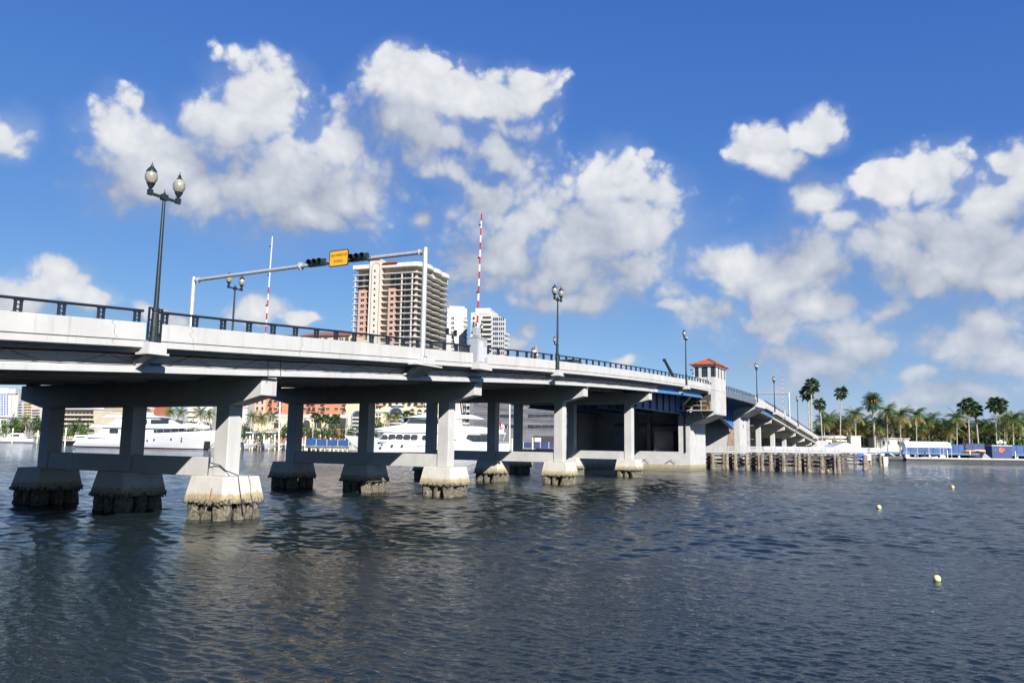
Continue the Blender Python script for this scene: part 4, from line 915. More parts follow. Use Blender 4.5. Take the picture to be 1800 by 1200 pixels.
# signs on the flared fender
bl = thing('waterway_sign', 'blue and white waterway sign fixed to the far fender', 'sign', (62, 136.8, 1.5))
SGB = mat('sign_blue_face', (.03, .08, .55), .5, 0, .05, 4)
nn3 = Vector((-.12, -1, 0)).normalized(); d3 = Vector((1, -.12, 0)).normalized(); C3 = Vector((62.4, 136.9, -.28)); S3 = lambda x, y, z: C3 + d3 * x - nn3 * y + Vector((0, 0, z))
mb = MB(); mb.box(-1.2, -.02, 0, .05, 1.14, 2.36, S3); mb.build('panel', SGB, bl)
mb = MB(); mb.box(.0, 1.2, 0, .05, 1.17, 2.34, S3); wp_ = mb.build('panel', WHITEP, bl)
GRT = mat('sign_grey_print', (.12, .13, .13), .6)
mb = MB()                                                 # white arching figure
arc = [S3(-.6 + .30 * math.cos(a), -.006, 1.52 + .30 * math.sin(a)) for a in np.linspace(.15, 2.99, 12)]; arc2 = [S3(-.6 + .16 * math.cos(a), -.006, 1.50 + .16 * math.sin(a)) for a in np.linspace(2.99, .15, 12)]
mb.poly(arc + arc2); mb.poly([S3(x, -.006, z) for x, z in ((-.36, 1.22), (-.26, 1.22), (-.30, 1.5), (-.42, 1.5))]); mb.poly([S3(x, -.006, z) for x, z in ((-.52, 1.8), (-.42, 1.8), (-.45, 2.05), (-.49, 2.05))]); mb.build('symbol', WHITEP, bl)
txt(bl, 'SLOW', .30, S3(.6, -.006, 2.0), face_rot(nn3), GRT); txt(bl, 'NO WAKE', .21, S3(.6, -.006, 1.5), face_rot(nn3), GRT, sx=.9)
mb = MB(); mb.box(-1.1, -1.0, .051, .2, .9, 2.3, S3); mb.box(1.0, 1.1, .051, .2, .9, 2.3, S3); mb.build('bracket', WOOD, bl)
wpst = thing('channel_marker', 'short white channel marker pile at the end of the far fender', 'marker', (65.9, 138.0, 0))
mb = MB(); mb.box(65.9, 66.6, 137.0, 137.7, -3, .4); mb.build('stub', PILEC, wpst)
mb = MB(); mb.box(65.85, 66.65, 136.9, 137.8, .401, 1.5); mb.build('box', WHITEP, wpst)
mb = MB(); mb.box(66.05, 66.45, 136.885, 136.896, .75, 1.2); mb.build('plate', GALV, wpst)
# ------------------------------------------------------------------ buoys
BUO = mat('buoy_yellow', (.62, .58, .24), .5, 0, .15, 6, coord='obj')
for (x, y, rr, lab) in ((10.99, 20.3, .095, 'nearest pale yellow buoy floating at lower right'), (20.3, 43.0, .13, 'pale buoy floating below the fender end, middle of the three'), (37.25, 65.6, .14, 'farthest yellow buoy floating off the floating dock')):
    o = thing('buoy', lab, 'buoy', (x, y, 0), 'mooring buoys in the channel')
    mb = MB(); mb.ball((x, y, rr * .55), rr, n=16, m=10); mb.build('float', BUO, o, smooth=True)
    mb = MB(); mb.lathe((x, y, rr * .55 - rr * 1.6), [(rr * .25, 0), (rr * .3, rr * .7)], 8); mb.build('neck', BUO, o)
    mb = MB(); mb.lathe((x, y, rr * 1.52), [(rr * .22, 0), (rr * .18, rr * .12)], 8); mb.build('cap', BLACKC, o)

# ------------------------------------------------------------------ sight lines from survey of the photograph: pixel -> point at distance Y
FPX, PIT, ROL = 1350., R(7.35), R(-.85)
def ray(x, y):
    u, v = x - 900., 600. - y; cr_, sr_ = math.cos(ROL), math.sin(ROL); u, v = u * cr_ + v * sr_, -u * sr_ + v * cr_
    c, s = math.cos(PIT), math.sin(PIT)
    return (u / FPX, c - v / FPX * s, s + v / FPX * c)
def at(x, y, Y):
    r = ray(x, y); k = Y / r[1]; return Vector((k * r[0], Y, 3.4 + k * r[2]))
class Wall:
    """a vertical facade standing on the line P-Q, drawn in survey coordinates"""
    def __init__(s, x0, Y0, x1, Y1, yr=740):
        p, q = at(x0, yr, Y0), at(x1, yr, Y1); s.P = Vector((p.x, p.y)); s.Q = Vector((q.x, q.y)); s.L = (s.Q - s.P).length
        s.d = (s.Q - s.P) / s.L; s.n = Vector((s.d.y, -s.d.x))
        if s.n.dot(-s.P) < 0: s.n = -s.n
    def uz(s, x, y):
        r = ray(x, y); a, b = Vector((r[0], r[1])), s.d
        det = a.x * -b.y + b.x * a.y
        k = (s.P.x * -b.y + b.x * s.P.y) / det; u = (Vector((k * a.x, k * a.y)) - s.P).dot(b)
        return u, 3.4 + k * r[2]
    def p(s, u, o, z): return Vector((s.P.x + s.d.x * u + s.n.x * o, s.P.y + s.d.y * u + s.n.y * o, z))
    def bx(s, mb, x0, y0, x1, y1, o0, o1, zb=None):      # pixel rectangle -> slab between two stand-offs
        xm, ym = (x0 + x1) / 2, (y0 + y1) / 2
        u0, u1 = s.uz(x0, ym)[0], s.uz(x1, ym)[0]; z1 = s.uz(xm, y0)[1]; z0 = s.uz(xm, y1)[1] if zb is None else zb
        return mb.box(u0, u1, o0, o1, z0, z1, s.p)
    def piece(s, name, m, par, x0, y0, x1, y1, o0, o1, zb=None):
        mb = MB(); s.bx(mb, x0, y0, x1, y1, o0, o1, zb); return mb.build(name, m, par)
def building(name, label, w, x0, y0, x1, depth, m, cat='building', group=None):
    u = (w.uz(x0, y0)[0] + w.uz(x1, y0)[0]) / 2; t = thing(name, label, cat, w.p(u, 0, 1.5), group)
    w.piece('wall', m, t, x0, y0, x1, y0 + 5, -depth, 0, 1.4); return t
def window_on(w, par, x0, y0, x1, y1, frame=None, m=None, o=.12):
    q = w.piece('window', m or GLASSM, par, x0, y0, x1, y1, -.3, o)
    if frame: w.piece('sill', frame, q, x0 - .4, y1, x1 + .4, y1 + .9, -.2, o + .15)
    return q
# ------------------------------------------------------------------ the balconied condominium tower
W1 = Wall(620, 392, 738, 380, 530); W2 = Wall(738, 380, 790, 423, 530)
TW = thing('condo_tower', 'tall salmon and cream condominium tower with stacked balconies behind bridge', 'tower', W1.p(18, -15, 1.5))
LW = W1.L
ztop = W1.uz(700, 468)[1]; z0 = W1.uz(700, 479)[1]; PITCH = 3.0
mb = MB(); mb.box(1.5, LW - 3.0, -38, -2.2, 1.4, ztop, W1.p); mb.build('wall', RECES, TW)
def outline(front, side, r_=4.5, wave=True):
    pts = [(-.2, front - 4)] + [(-.2, front)]
    for k in range(7): a = R(90 - 15 * k); pts.append((LW + side - r_ + r_ * math.cos(a), front - r_ + r_ * math.sin(a)))
    if wave:
        for k in range(1, 30):
            v = k / 29; pts.append((LW + side - .4 + (1.5 * abs(math.sin(v * math.pi * 3)) ** .5 if wave else 0), front - r_ - v * (37 - r_)))
    pts += [(LW + side - 3.5, front - 37.5), (0, front - 37.5)]
    return pts
OUT = outline(.2, -.2)
for k in range(23):
    z = z0 - PITCH * k
    mb = MB(); mb.prism([W1.p(u, o, z - .32) for u, o in OUT], (0, 0, .32)); sl = mb.build('balcony_slab', BALC, TW)
    if k < 14:
        mb = MB(); ol = OUT[1:38]
        mb.loft([[W1.p(u - .06, o - .05, z + h) for h in (.92, 1.0)] for u, o in ol], cap=False, closed=False)
        mb.build('balustrade', DARKM, sl)
mb = MB(); mb.prism([W1.p(u, o, ztop - .4) for u, o in outline(.9, .6)], (0, 0, 2.1)); mb.build('parapet', CREAM if False else BALC, TW)
W2.piece('penthouse', BALC, TW, 757, 478, 786, 496, -9, .6)
ST = mat('shaft_cream', (.46, .43, .365), .8, 0, .05, .3)
sh = W1.piece('stair_shaft', ST, TW, 653, 457, 672, 470, -4, 1.6, 1.4)
for k in range(19):
    y = 476 + 10.6 * k; W1.piece('window', GLASSM, sh, 660.6 - k * .21, y - .4, 663 - k * .21, y + 3, 1.3, 1.72)
ar = []; u0, u1 = W1.uz(655.5, 500)[0], W1.uz(669.5, 500)[0]; zc = W1.uz(662, 471)[1]
ar = [W1.p(u0, 1.66, 30)] + [W1.p((u0 + u1) / 2 - (u1 - u0) / 2 * math.cos(a), 1.66, zc + (u1 - u0) / 2 * math.sin(a)) for a in np.linspace(0, math.pi, 11)] + [W1.p(u1, 1.66, 30)]
mb = MB(); mb.tube(ar, .10, 4); mb.build('arch_moulding', DARKM, sh)
def win_mesh(w, h, d=.25):
    me = MB().box(-w / 2, w / 2, -d, d, 0, h).mesh('window'); me.materials.append(GLASSM); return me
WA = math.atan2(W1.d.y, W1.d.x); WB = math.atan2(W2.d.y, W2.d.x)
WM = win_mesh(.75, 1.3); WW = win_mesh(2.0, 2.3)
CUR = mat('curtain_white', (.55, .53, .48), .8, 0, .2, .8)
WC = MB().box(-.28, .28, -.3, .3, 0, 2.6).mesh('column'); WC.materials.append(BALC)
for (xa, xb, yt) in ((632, 643.5, 510), (684.5, 694.5, 507)):
    bay = W1.piece('bay', PINK, TW, xa, yt, xb, yt + 8, -3, .9, 1.4)
    ua, ub = W1.uz(xa, 560)[0], W1.uz(xb, 560)[0]
    for k in range(3, 21):
        for f in (.36, .64): place('window', WM, bay, W1.p(ua + (ub - ua) * f, .86, z0 - PITCH * k - 2.2), (0, 0, WA))
        mb = MB(); mb.box(ua + (ub - ua) * .2, ua + (ub - ua) * .8, .9, 1.1, z0 - PITCH * k - .85, z0 - PITCH * k - .7, W1.p); mb.build('lintel', BALC, bay)
for k in range(15):
    z = z0 - PITCH * k - PITCH + .05
    for u in np.arange(21.5, LW - 3.2, 2.9):
        if k < 3 or u > 23.5: place('window', WW, TW, W1.p(float(u), -2.1, z), (0, 0, WA))
    for u in (3.0, 7.0): place('window', WW, TW, W1.p(u, -2.1, z), (0, 0, WA))
    for v in np.arange(5, 36, 3.1): place('window', WW, TW, W1.p(LW - 2.95, -float(v), z), (0, 0, WA + math.pi / 2))
    for u in (27.6, 33.4): place('column', WC, TW, W1.p(u, -.5, z), (0, 0, WA))
    place('column', WC, TW, W1.p(.8, -.6, z), (0, 0, WA))
    if k >= 3:
        for u in (10.2, 15.7): mb = MB(); mb.box(u - 1.6, u + 1.6, -2.19, -1.9, z, z + 2.6, W1.p); mb.build('recess_panel', PINK, TW)
for xa, xb, ya, yb in ((648, 672, 451, 457), (674, 701, 455, 462)):
    ua, ub = W1.uz(xa, 460)[0], W1.uz(xb, 460)[0]; zb_, zt_ = ztop + 3.6 - (2.0 if xa > 660 else 0), ztop + 6.0 - (2.4 if xa > 660 else 0)
    mb = MB(); mb.hexa([W1.p(ua, 2.0, zb_), W1.p(ub, 2.0, zb_), W1.p(ub, -6, zb_), W1.p(ua, -6, zb_), W1.p(ua * .6 + ub * .4, -1.4, zt_), W1.p(ua * .4 + ub * .6, -1.4, zt_), W1.p(ua * .4 + ub * .6, -2.6, zt_), W1.p(ua * .6 + ub * .4, -2.6, zt_)]); mb.build('roof', TILE, TW)
# cream arcaded podium
PW = Wall(608, 300, 772, 292)
PD = building('podium', 'cream arcaded parking podium with blue trimmed arches behind white yacht', PW, 608, 690, 772, 60, CREAM)
TRIM = mat('blue_trim', (.16, .24, .42), .6, 0, .1, 1)
def arch(par, w, xc, half, ytop, ybot, m=None, trim=None, o=.14):
    u0, u1 = w.uz(xc - half, ytop)[0], w.uz(xc + half, ytop)[0]; r_ = (u1 - u0) / 2; zt = w.uz(xc, ytop)[1] - r_; zb = w.uz(xc, ybot)[1]; uc = (u0 + u1) / 2
    pts = [(u0, zb)] + [(uc - r_ * math.cos(a), zt + r_ * math.sin(a)) for a in np.linspace(0, math.pi, 11)] + [(u1, zb)]
    mb = MB(); mb.prism([w.p(u, o, z) for u, z in pts], w.p(0, .06, 0) - w.p(0, 0, 0)); a_ = mb.build('arch_opening', m or GLASSM, par)
    if trim: mb = MB(); mb.tube([w.p(u, o + .1, z) for u, z in pts], .28, 6); mb.build('arch_trim', trim, a_)
    return a_
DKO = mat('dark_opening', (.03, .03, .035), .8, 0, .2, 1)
for xc, half, yt, tr in ((629, 9.5, 722, TRIM), (696.5, 12, 716, TRIM), (725, 4, 718, None), (738, 4, 719, None), (750, 4.5, 719, None)):
    a_ = arch(PD, PW, xc, half, yt, 764, DKO, tr)
    for k in range(5 if half > 6 else 2):
        y = yt + half + 1 + k * 6.6; PW.piece('parapet_band', BALC, a_, xc - half + .6, y, xc + half - .6, y + 2.4, .1, .35)
for x in (661, 666):
    for y in (715, 727, 733): window_on(PW, PD, x, y, x + 3.4, y + 3)
PW.piece('string_course', TRIM, PD, 655, 723.5, 686, 725, -.1, .25)
for x in (664, 690, 701, 735, 748): PW.piece('upper_bay', PINK if x in (664, 735) else BALC, PD, x, 703, x + 11, 713, -.2, .9)
for k in range(9): window_on(PW, PD, 664 + k * 11, 706, 668 + k * 11, 711, None, None, .95)
# ------------------------------------------------------------------ orange hotel block
OW = Wall(425, 310, 612, 300)
OB = building('apartment_block', 'long orange apartment block with balconies over a cream arcade', OW, 468, 698, 612, 26, ORANGE)
OW.piece('base_band', STUCW, OB, 425, 728, 612, 734, -1, .5); OW.piece('arcade', CREAM, OB, 425, 734, 578, 760, -1, .35)
OW.piece('garage_opening', DKO, OB, 578, 734, 611, 752, -1, .3)
for xc in (489, 512, 540, 560): arch(OB, OW, xc, 6, 738, 752, DKO, None, .36)
for y in (686, 704, 717):
    for x in (481, 533, 559, 573, 588, 598): window_on(OW, OB, x, y, x + 6.2, y + 3.4, STUCW)
    for x in (473, 490, 541, 549, 566, 604):
        q = OW.piece('balcony_recess', DKO, OB, x, y - 2, x + 5, y + 6, -.3, .10); OW.piece('balcony_rail', DARKM, q, x, y + 2.5, x + 5, y + 5.6, .3, .8); OW.piece('balcony_floor', ORANGE, q, x - .3, y + 5.8, x + 5.3, y + 6.8, .1, 1.0)
OW.piece('peach_wing', PEACH, OB, 432, 690, 468.5, 700, -24, .6, 9)
for x in (443, 452, 461):
    for y in (704, 715): window_on(OW, OB, x, y, x + 3.4, y + 5, STUCW, None, .72)
OU = Wall(470, 330, 622, 322, 592)
UB = building('hotel_wing', 'cream building with orange tiled hip roof peeking over the bridge railing', OU, 484, 590.5, 621, 22, CREAM)
def hip(par, w, xa, xb, ye, yr, o, dep, inset):
    ua, ub = w.uz(xa, ye)[0], w.uz(xb, ye)[0]; za, zb = w.uz((xa + xb) / 2, ye)[1], w.uz((xa + xb) / 2, yr)[1]
    mb = MB(); mb.hexa([w.p(ua, o, za), w.p(ub, o, za), w.p(ub, -dep, za), w.p(ua, -dep, za), w.p(ua + inset, -dep * .45, zb), w.p(ub - inset, -dep * .45, zb), w.p(ub - inset, -dep * .55, zb), w.p(ua + inset, -dep * .55, zb)])
    return mb.build('roof', TILE, par)
hip(UB, OU, 527, 616, 590, 580, 1.2, 16, 3); hip(UB, OU, 484, 516, 589.5, 585, 1.0, 14, 2.5)
for xc in (546, 573, 610, 620): arch(UB, OU, xc, 3.4, 593, 602, DKO)
for x in (562, 597, 601): window_on(OU, UB, x, 594, x + 2.6, 598)
# ------------------------------------------------------------------ white towers
T2 = Wall(789, 450, 822, 452, 580)
TB = building('white_tower', 'plain white tower block right of the salmon condominium', T2, 786, 541.5, 821, 30, STUCW, 'tower')
T2.piece('stair_head', STUCW, TB, 790, 537.5, 817, 545, -20, -1)
for k in range(12):
    y = 557 + k * 8.3
    for x in (793.5, 796.2): window_on(T2, TB, x, y, x + 1.9, y + 4.8)
    q = T2.piece('balcony_recess', mat('grey_recess', (.23, .22, .21), .8), TB, 816, y + 1, 820.6, y + 5.2, -.4, .15); T2.piece('balcony', STUCW, q, 815.4, y + 5.2, 821.4, y + 8.0, -.4, .7)
T2.piece('fluting', BALC, TB, 806, 545, 807, 560, -.2, .25, 3)
T3 = Wall(828, 434, 864, 432, 580); T4 = Wall(864, 432, 891, 455, 580)
TC = building('white_tower', 'stepped white tower with curved balconies behind the barrier gate', T3, 828, 549, 864, 28, STUCW, 'tower')
T3.piece('crown_block', STUCW, TC, 835.5, 541.5, 862, 552, -18, .2); T4.piece('side_wing', STUCW, TC, 864.5, 555.5, 889, 575, -1.5, 0, 1.4)
T4.piece('side_wing', STUCW, TC, 864.5, 549, 876, 575, -3, -.2, 1.4)
for k in range(15):
    y = 556 + k * 8.5
    q = T3.piece('balcony_recess', DKO, TC, 848.5, y, 863.2, y + 5.0, -1, .12); T3.piece('balcony', STUCW, q, 848, y + 4.9, 864.6, y + 8.2, -1, 1.2)
    window_on(T3, TC, 831, y + 1, 834.4, y + 5.6)
    for x in (866.5, 870, 873, 877, 880.5, 884): window_on(T4, TC, x, y + 2.2, x + 2.5 - (x - 866) * .03, y + 7.2)
    if k > 2: T4.piece('balcony', STUCW, TC, 886.5, y + 4.6, 892, y + 8, -2, 1.5)
WBW = Wall(798, 300, 829, 298)
WB_ = building('white_flats', 'white low flats with stacked side balconies beside the grey block', WBW, 798, 694, 829, 18, STUCW)
for k in range(5): q = WBW.piece('balcony_recess', DKO, WB_, 820, 703 + k * 11, 828.5, 710 + k * 11, -.4, .15); WBW.piece('balcony', STUCW, q, 818, 709.6 + k * 11, 829, 713.5 + k * 11, -.4, 1.3)
# ------------------------------------------------------------------ grey sheeted block
GW = Wall(826, 252, 1022, 246)
GB = building('grey_block', 'grey panelled block seen between columns with dark window bands', GW, 826, 684, 1022, 30, mat('panel_joint', (.20, .21, .235), .8))
gu = GW.L; nx_ = 15
for i in range(nx_):
    for k, (za, zb) in enumerate(((3.2, 6.0), (6.0, 9.6), (9.6, 13.2), (13.2, 16.8), (16.8, 20.2))):
        mb = MB(); mb.box(gu * i / nx_ + .06, gu * (i + 1) / nx_ - .06, .01, .10, za + .05, zb - .05, GW.p); mb.build('panel', GREYN, GB)
for y in (703, 728, 746.5):
    for i in range(8): mb = MB(); x0 = 879 + i * 12.4 if i < 2 else 928 + (i - 2) * 12.4; GW.bx(mb, x0, y, x0 + 11.6, y + 5.2, 0, .16); mb.build('window', GLASSM, GB)
for y0, sag in ((716, 14), (731, 12), (747, 10), (710, 4)):
    for dy in (0, 3):
        pts = [GW.p(*(lambda uz: (uz[0], .9, uz[1]))(GW.uz(x, y0 - 6 + dy + sag * math.sin((x - 840) / 150 * 1.5)))) for x in range(835, 985, 10)]
        mb = MB(); mb.tube(pts, .06, 4); mb.build('hung_cable', DARKM, GB)
GW.piece('doorway', DKO, GB, 938, 766, 1005, 790, -.5, .13)
GW.piece('lit_room', mat('cream_blind', (.7, .64, .45), .8), GB, 940, 769, 951, 776, .1, .2)
# ------------------------------------------------------------------ far left buildings
HW = Wall(-40, 640, 33, 640)
HB = building('white_hotel', 'tall white hotel with blue window strips at far left edge', HW, -40, 690.5, 33, 30, STUCW, 'hotel')
HW.piece('attic', STUCW, HB, -40, 681.5, 16, 692, -28, .5); HW.piece('attic', STUCW, HB, 17, 683, 28, 692, -28, .5)
HW.piece('shadow_gap', DKO, HB, -40, 690.8, 32, 692.6, -.5, .3)
BLG = mat('blue_glass', (.10, .16, .34), .2, 0, .2, .5, spec=.7)
for x in (-6, -1.5, 2.8, 7.3, 12):
    for k in range(8): window_on(HW, HB, x, 694 + k * 4.6, x + 2.3, 697.4 + k * 4.6, None, BLG, .3)
for k in range(7): window_on(HW, HB, 20, 695.5 + k * 4.8, 21, 696.6 + k * 4.8, None, None, .3)
HW2 = Wall(33, 600, 58, 590)
B2 = building('balcony_block', 'slim white block with tan balconies right of the white hotel', HW2, 33, 700, 57, 20, STUCW)
for k in range(8):
    for x in (34, 44.5, 51): q = HW2.piece('balcony_recess', RECES if x > 40 else BLG, B2, x, 705 + k * 4.8, x + 5, 708.4 + k * 4.8, -.4, .2); HW2.piece('balcony', CREAM, q, x - .3, 708 + k * 4.8, x + 5.4, 709.8 + k * 4.8, -.3, 1.0)
HW3 = Wall(57, 520, 84, 515)
B3 = building('balcony_block', 'white block with wide balconies just left of the first bridge column', HW3, 57, 712, 84, 20, STUCW)
for k in range(6):
    for x in (59, 65): q = HW3.piece('balcony_recess', RECES, B3, x, 715.5 + k * 4.8, x + 5.3, 718.5 + k * 4.8, -.4, .2); HW3.piece('balcony', STUCW, q, x, 718.3 + k * 4.8, x + 6.5, 720.2 + k * 4.8, -.3, 1.3)
LWL = Wall(108, 350, 166, 345)
LC = building('low_condo', 'tan low condominium with long balconies behind big yacht stern', LWL, 108, 719, 166, 20, TANW)
LWL.piece('roof_slab', STUCW, LC, 106, 717.5, 167, 719.6, -21, 1.5)
for k in range(5):
    y = 723.5 + k * 8
    for i in range(8): q = LWL.piece('balcony_recess', DKO, LC, 111 + i * 6.8, y, 116.8 + i * 6.8, y + 4.4, -.4, .12)
    LWL.piece('balcony', TANW, LC, 110, y + 4.0, 165, y + 6.6, .12, 1.3)
LT = Wall(164, 372, 184, 372)
T5 = building('tan_tower', 'cream stair tower with ribbed balconies beside the tan condominium', LT, 164, 700, 184, 16, CREAM, 'tower')
for k in range(7): LT.piece('balcony', BALC, T5, 172, 716 + k * 7, 184.5, 718.6 + k * 7, -.4, 1.0); LT.piece('balcony_recess', RECES, T5, 173, 718.7 + k * 7, 184, 722.8 + k * 7, -.4, .15)
OL = Wall(184, 400, 278, 400)
OC = building('orange_house', 'orange building glimpsed above the large yacht', OL, 184, 700, 272, 20, ORANGE)
for x in (196, 206, 255): window_on(OL, OC, x, 720.5, x + 8, 724, STUCW)
OG = Wall(330, 330, 372, 330)
WG = building('grey_flats', 'pale flats with balconies behind palms above yacht bow', OG, 330, 702, 375, 18, STUCW)
for k in range(6): OG.piece('balcony_recess', RECES, WG, 333, 716 + k * 9, 346, 720 + k * 9, -.4, .15); OG.piece('balcony', BALC, WG, 331, 720 + k * 9, 348, 723 + k * 9, -.3, 1)
CW_ = Wall(422, 280, 436, 280)
CT = building('white_pylon', 'plain white pylon building beside the nearest lit column', CW_, 422, 700, 436, 8, STUCW)
CW_.piece('coping', BALC, CT, 421, 714, 437, 715.5, -.3, .4)
# small white quay houses at far left
for i, (x0, x1, yt, Y, lab) in enumerate(((-6, 12, 733, 330, 'small white quay house at the left picture edge'), (14, 40, 741, 325, 'low white quay house with dark windows behind the white cruiser'))):
    w = Wall(x0, Y, x1, Y); b_ = building('quay_house', lab, w, x0, yt, x1, 8, STUCW, 'house')
    hip(b_, w, x0 - 1, x1 + 1, yt, yt - 5, .8, 9, 1.5).data.materials[0] = BALC
    for k in range(3): window_on(w, b_, x0 + 3 + k * (x1 - x0) / 3.4, yt + 5, x0 + 5.5 + k * (x1 - x0) / 3.4, yt + 11)
# ------------------------------------------------------------------ right bank houses
RH = Wall(1452, 206, 1498, 208)
H1 = building('tan_house', 'flat tan house behind the white marquee below the fan palms', RH, 1452, 770, 1498, 10, mat('tan_house_wall', (.52, .44, .34), .8, 0, .06, .6), 'house')
mb = MB(); ua, ub = RH.uz(1452, 770)[0], RH.uz(1498, 770)[0]; za, zr = RH.uz(1475, 770)[1], RH.uz(1475, 765)[1]
mb.prism([RH.p(ua - .4, .6, za), RH.p(ub + .4, .6, za), RH.p((ua + ub) / 2, .6, zr)], RH.p(0, -11, 0) - RH.p(0, 0, 0)); mb.build('roof', BALC, H1)
RH.piece('awning', TANW, H1, 1464, 773, 1486, 775.5, -.2, 1.2)
for x in (1456, 1470, 1488): window_on(RH, H1, x, 777, x + 4, 782, STUCW)
RH2 = Wall(1495, 205, 1513, 205)
H2 = building('white_shed', 'square white shed right of the tan house', RH2, 1495.5, 766, 1513, 6, STUCW, 'shed')
RH2.piece('door', BALC, H2, 1498, 774, 1502, 786, -.2, .06); RH2.piece('coping', BALC, H2, 1495, 765.4, 1513.5, 766.6, -6.2, .15)
RH3 = Wall(1541, 214, 1598, 214)
H3 = building('white_trailer', 'long white trailer under the date palm with dark doorway', RH3, 1541, 770, 1598, 5, STUCW, 'trailer')
for x in (1552, 1560, 1578, 1588): window_on(RH3, H3, x, 774, x + 3, 781)
RH3.piece('roof_edge', BALC, H3, 1540, 769.5, 1599, 771, -5.2, .3)
# white marquee
MQ = thing('marquee', 'white peaked marquee tent behind the railing near the tan house', 'tent', at(1488, 792, 182))
A_, B_ = at(1459, 789, 182), at(1516, 789, 182); pk = at(1487, 777, 182).z; dz_ = Vector((0, 7, 0))
mb = MB(); mb.prism([A_, B_, Vector((B_.x - 1.2, 182, A_.z + .6)), Vector(((A_.x + B_.x) / 2, 182, pk)), Vector((A_.x + 1.2, 182, A_.z + .6))], dz_); mb.build('roof', GEL, MQ)
for x in (A_.x + .2, (A_.x + B_.x) / 2, B_.x - .2):
    for y in (182.2, 188.8): mb = MB(); mb.tube([(x, y, 1.5), (x, y, A_.z + .1)], .06, 6); mb.build('pole', WHITEP, MQ)

# ------------------------------------------------------------------ boats
TEAK = mat('teak', (.33, .17, .08), .6, 0, .2, 6, coord='obj')
BOOT = mat('boot_stripe', (.03, .012, .018), .4, 0, 0)
GREYH = mat('grey_hull', (.52, .54, .57), .2, 0, .05, .5)
DKHULL = mat('dark_hull', (.012, .014, .02), .2, 0, 0)
def hull(o, L, beam, hs, hb, m, draft=1.2, boot=True, rake=.10, flare=.55):
    st = []; st2 = []
    for k in range(15):
        f = k / 14; x = f * L
        b_ = beam / 2 * (min(1, .86 + f * .5) * (1 - max(0, (f - .55) / .45) ** 2.2)); h_ = hs + (hb - hs) * f ** 2.2
        bw = b_ * (1 - flare * max(0, (f - .45) / .55)) * .93
        rk = rake * L * max(0, (f - .6) / .4) ** 1.5
        b_ = max(b_, .04); bw = max(bw, .02)
        st.append([(x, b_, h_), (x - rk * .4, (b_ * .5 + bw * .5), h_ * .5), (x - rk, bw, 0.22), (x - rk * 1.1, bw * .8, -draft * .6), (x - rk * 1.2, 0, -draft), (x - rk * 1.1, -bw * .8, -draft * .6), (x - rk, -bw, .22), (x - rk * .4, -(b_ * .5 + bw * .5), h_ * .5), (x, -b_, h_)])
        st2.append([(x - rk * .98, bw * 1.015, .36), (x - rk * 1.02, bw * 1.015, .05), (x - rk * 1.02, -bw * 1.015, .05), (x - rk * .98, -bw * 1.015, .36)])
    mb = MB(); mb.loft(st); q = mb.build('hull', m, o, smooth=True)
    if boot:
        mb = MB(); mb.loft(st2, cap=False); mb.build('boot_stripe', BOOT, q)
    return q
def block(o, name, m, x0, x1, X0, X1, w0, w1, z0, z1, bev=.12, par=None):
    """deckhouse: bottom from x0 to x1, top from X0 to X1"""
    mb = MB(); mb.hexa([(x0, -w0, z0), (x1, -w0 * .8, z0), (x1, w0 * .8, z0), (x0, w0, z0), (X0, -w1, z1), (X1, -w1 * .75, z1), (X1, w1 * .75, z1), (X0, w1, z1)])
    return mb.build(name, m, par or o, bevel=bev)
def strip(o, x0, x1, z0, z1, y0, y1=None, name='window', m=None, slant=(0, 0)):
    """a dark window on each side, standing just proud of the deckhouse"""
    y1 = y1 if y1 is not None else y0
    for s in (-1, 1):
        r_ = (z1 - z0) / 2; mb = MB()
        pts = [(x0 + slant[0], s * y0, z0), (x1 + slant[1], s * y1, z0), (x1 + r_ * .4, s * y1, (z0 + z1) / 2), (x1, s * y1, z1), (x0, s * y0, z1), (x0 - r_ * .4, s * y0, (z0 + z1) / 2)]
        mb.prism(pts, (0, s * .06, 0)); mb.build(name, m or GLASSM, o)
def settle(o, stern, bow):
    o.location = (stern[0], stern[1], 0); o.rotation_euler = (0, 0, math.atan2(bow[1] - stern[1], bow[0] - stern[0]))
# big yacht, bow to the right
Y1 = thing('motor_yacht', 'large white three-deck motor yacht moored behind the first columns', 'yacht')
L = 47.0; hull(Y1, L, 9, 2.7, 5.0, GELH)
mb = MB(); mb.loft([[(x, s * (4.5 - max(0, (x - 26) / 21) ** 2.2 * 4.42) * 1.0, 2.72 + 2.3 * (x / L) ** 2.2) for s in (-1, 1)] + [(x, s * (4.4 - max(0, (x - 26) / 21) ** 2.2 * 4.35), 3.5 + 1.7 * (x / L) ** 2.0) for s in (1, -1)] for x in np.linspace(5, 46.8, 16)]); mb.build('bulwark', GEL, Y1)
block(Y1, 'swim_steps', GEL, -1.2, 4, -.2, 4, 3.8, 3.6, .5, 1.6)
block(Y1, 'main_deckhouse', GEL, 5.5, 35, 9.5, 31.5, 4.0, 3.7, 3.0, 5.5)
block(Y1, 'upper_deck', GEL, 4.6, 37.5, 5.2, 34, 4.35, 4.0, 5.45, 6.1)
block(Y1, 'upper_deckhouse', GEL, 11, 32.5, 13.5, 26.5, 3.5, 3.1, 6.1, 8.3)
block(Y1, 'bridge_deck', GEL, 8.5, 28.5, 9.5, 25, 3.6, 3.3, 8.25, 8.85)
block(Y1, 'radar_arch', GEL, 14.5, 22, 17.5, 20.5, 2.6, 1.6, 8.85, 10.8)
block(Y1, 'arch_top', GEL, 15, 22.5, 16, 21, 2.4, 2.2, 10.8, 11.2)
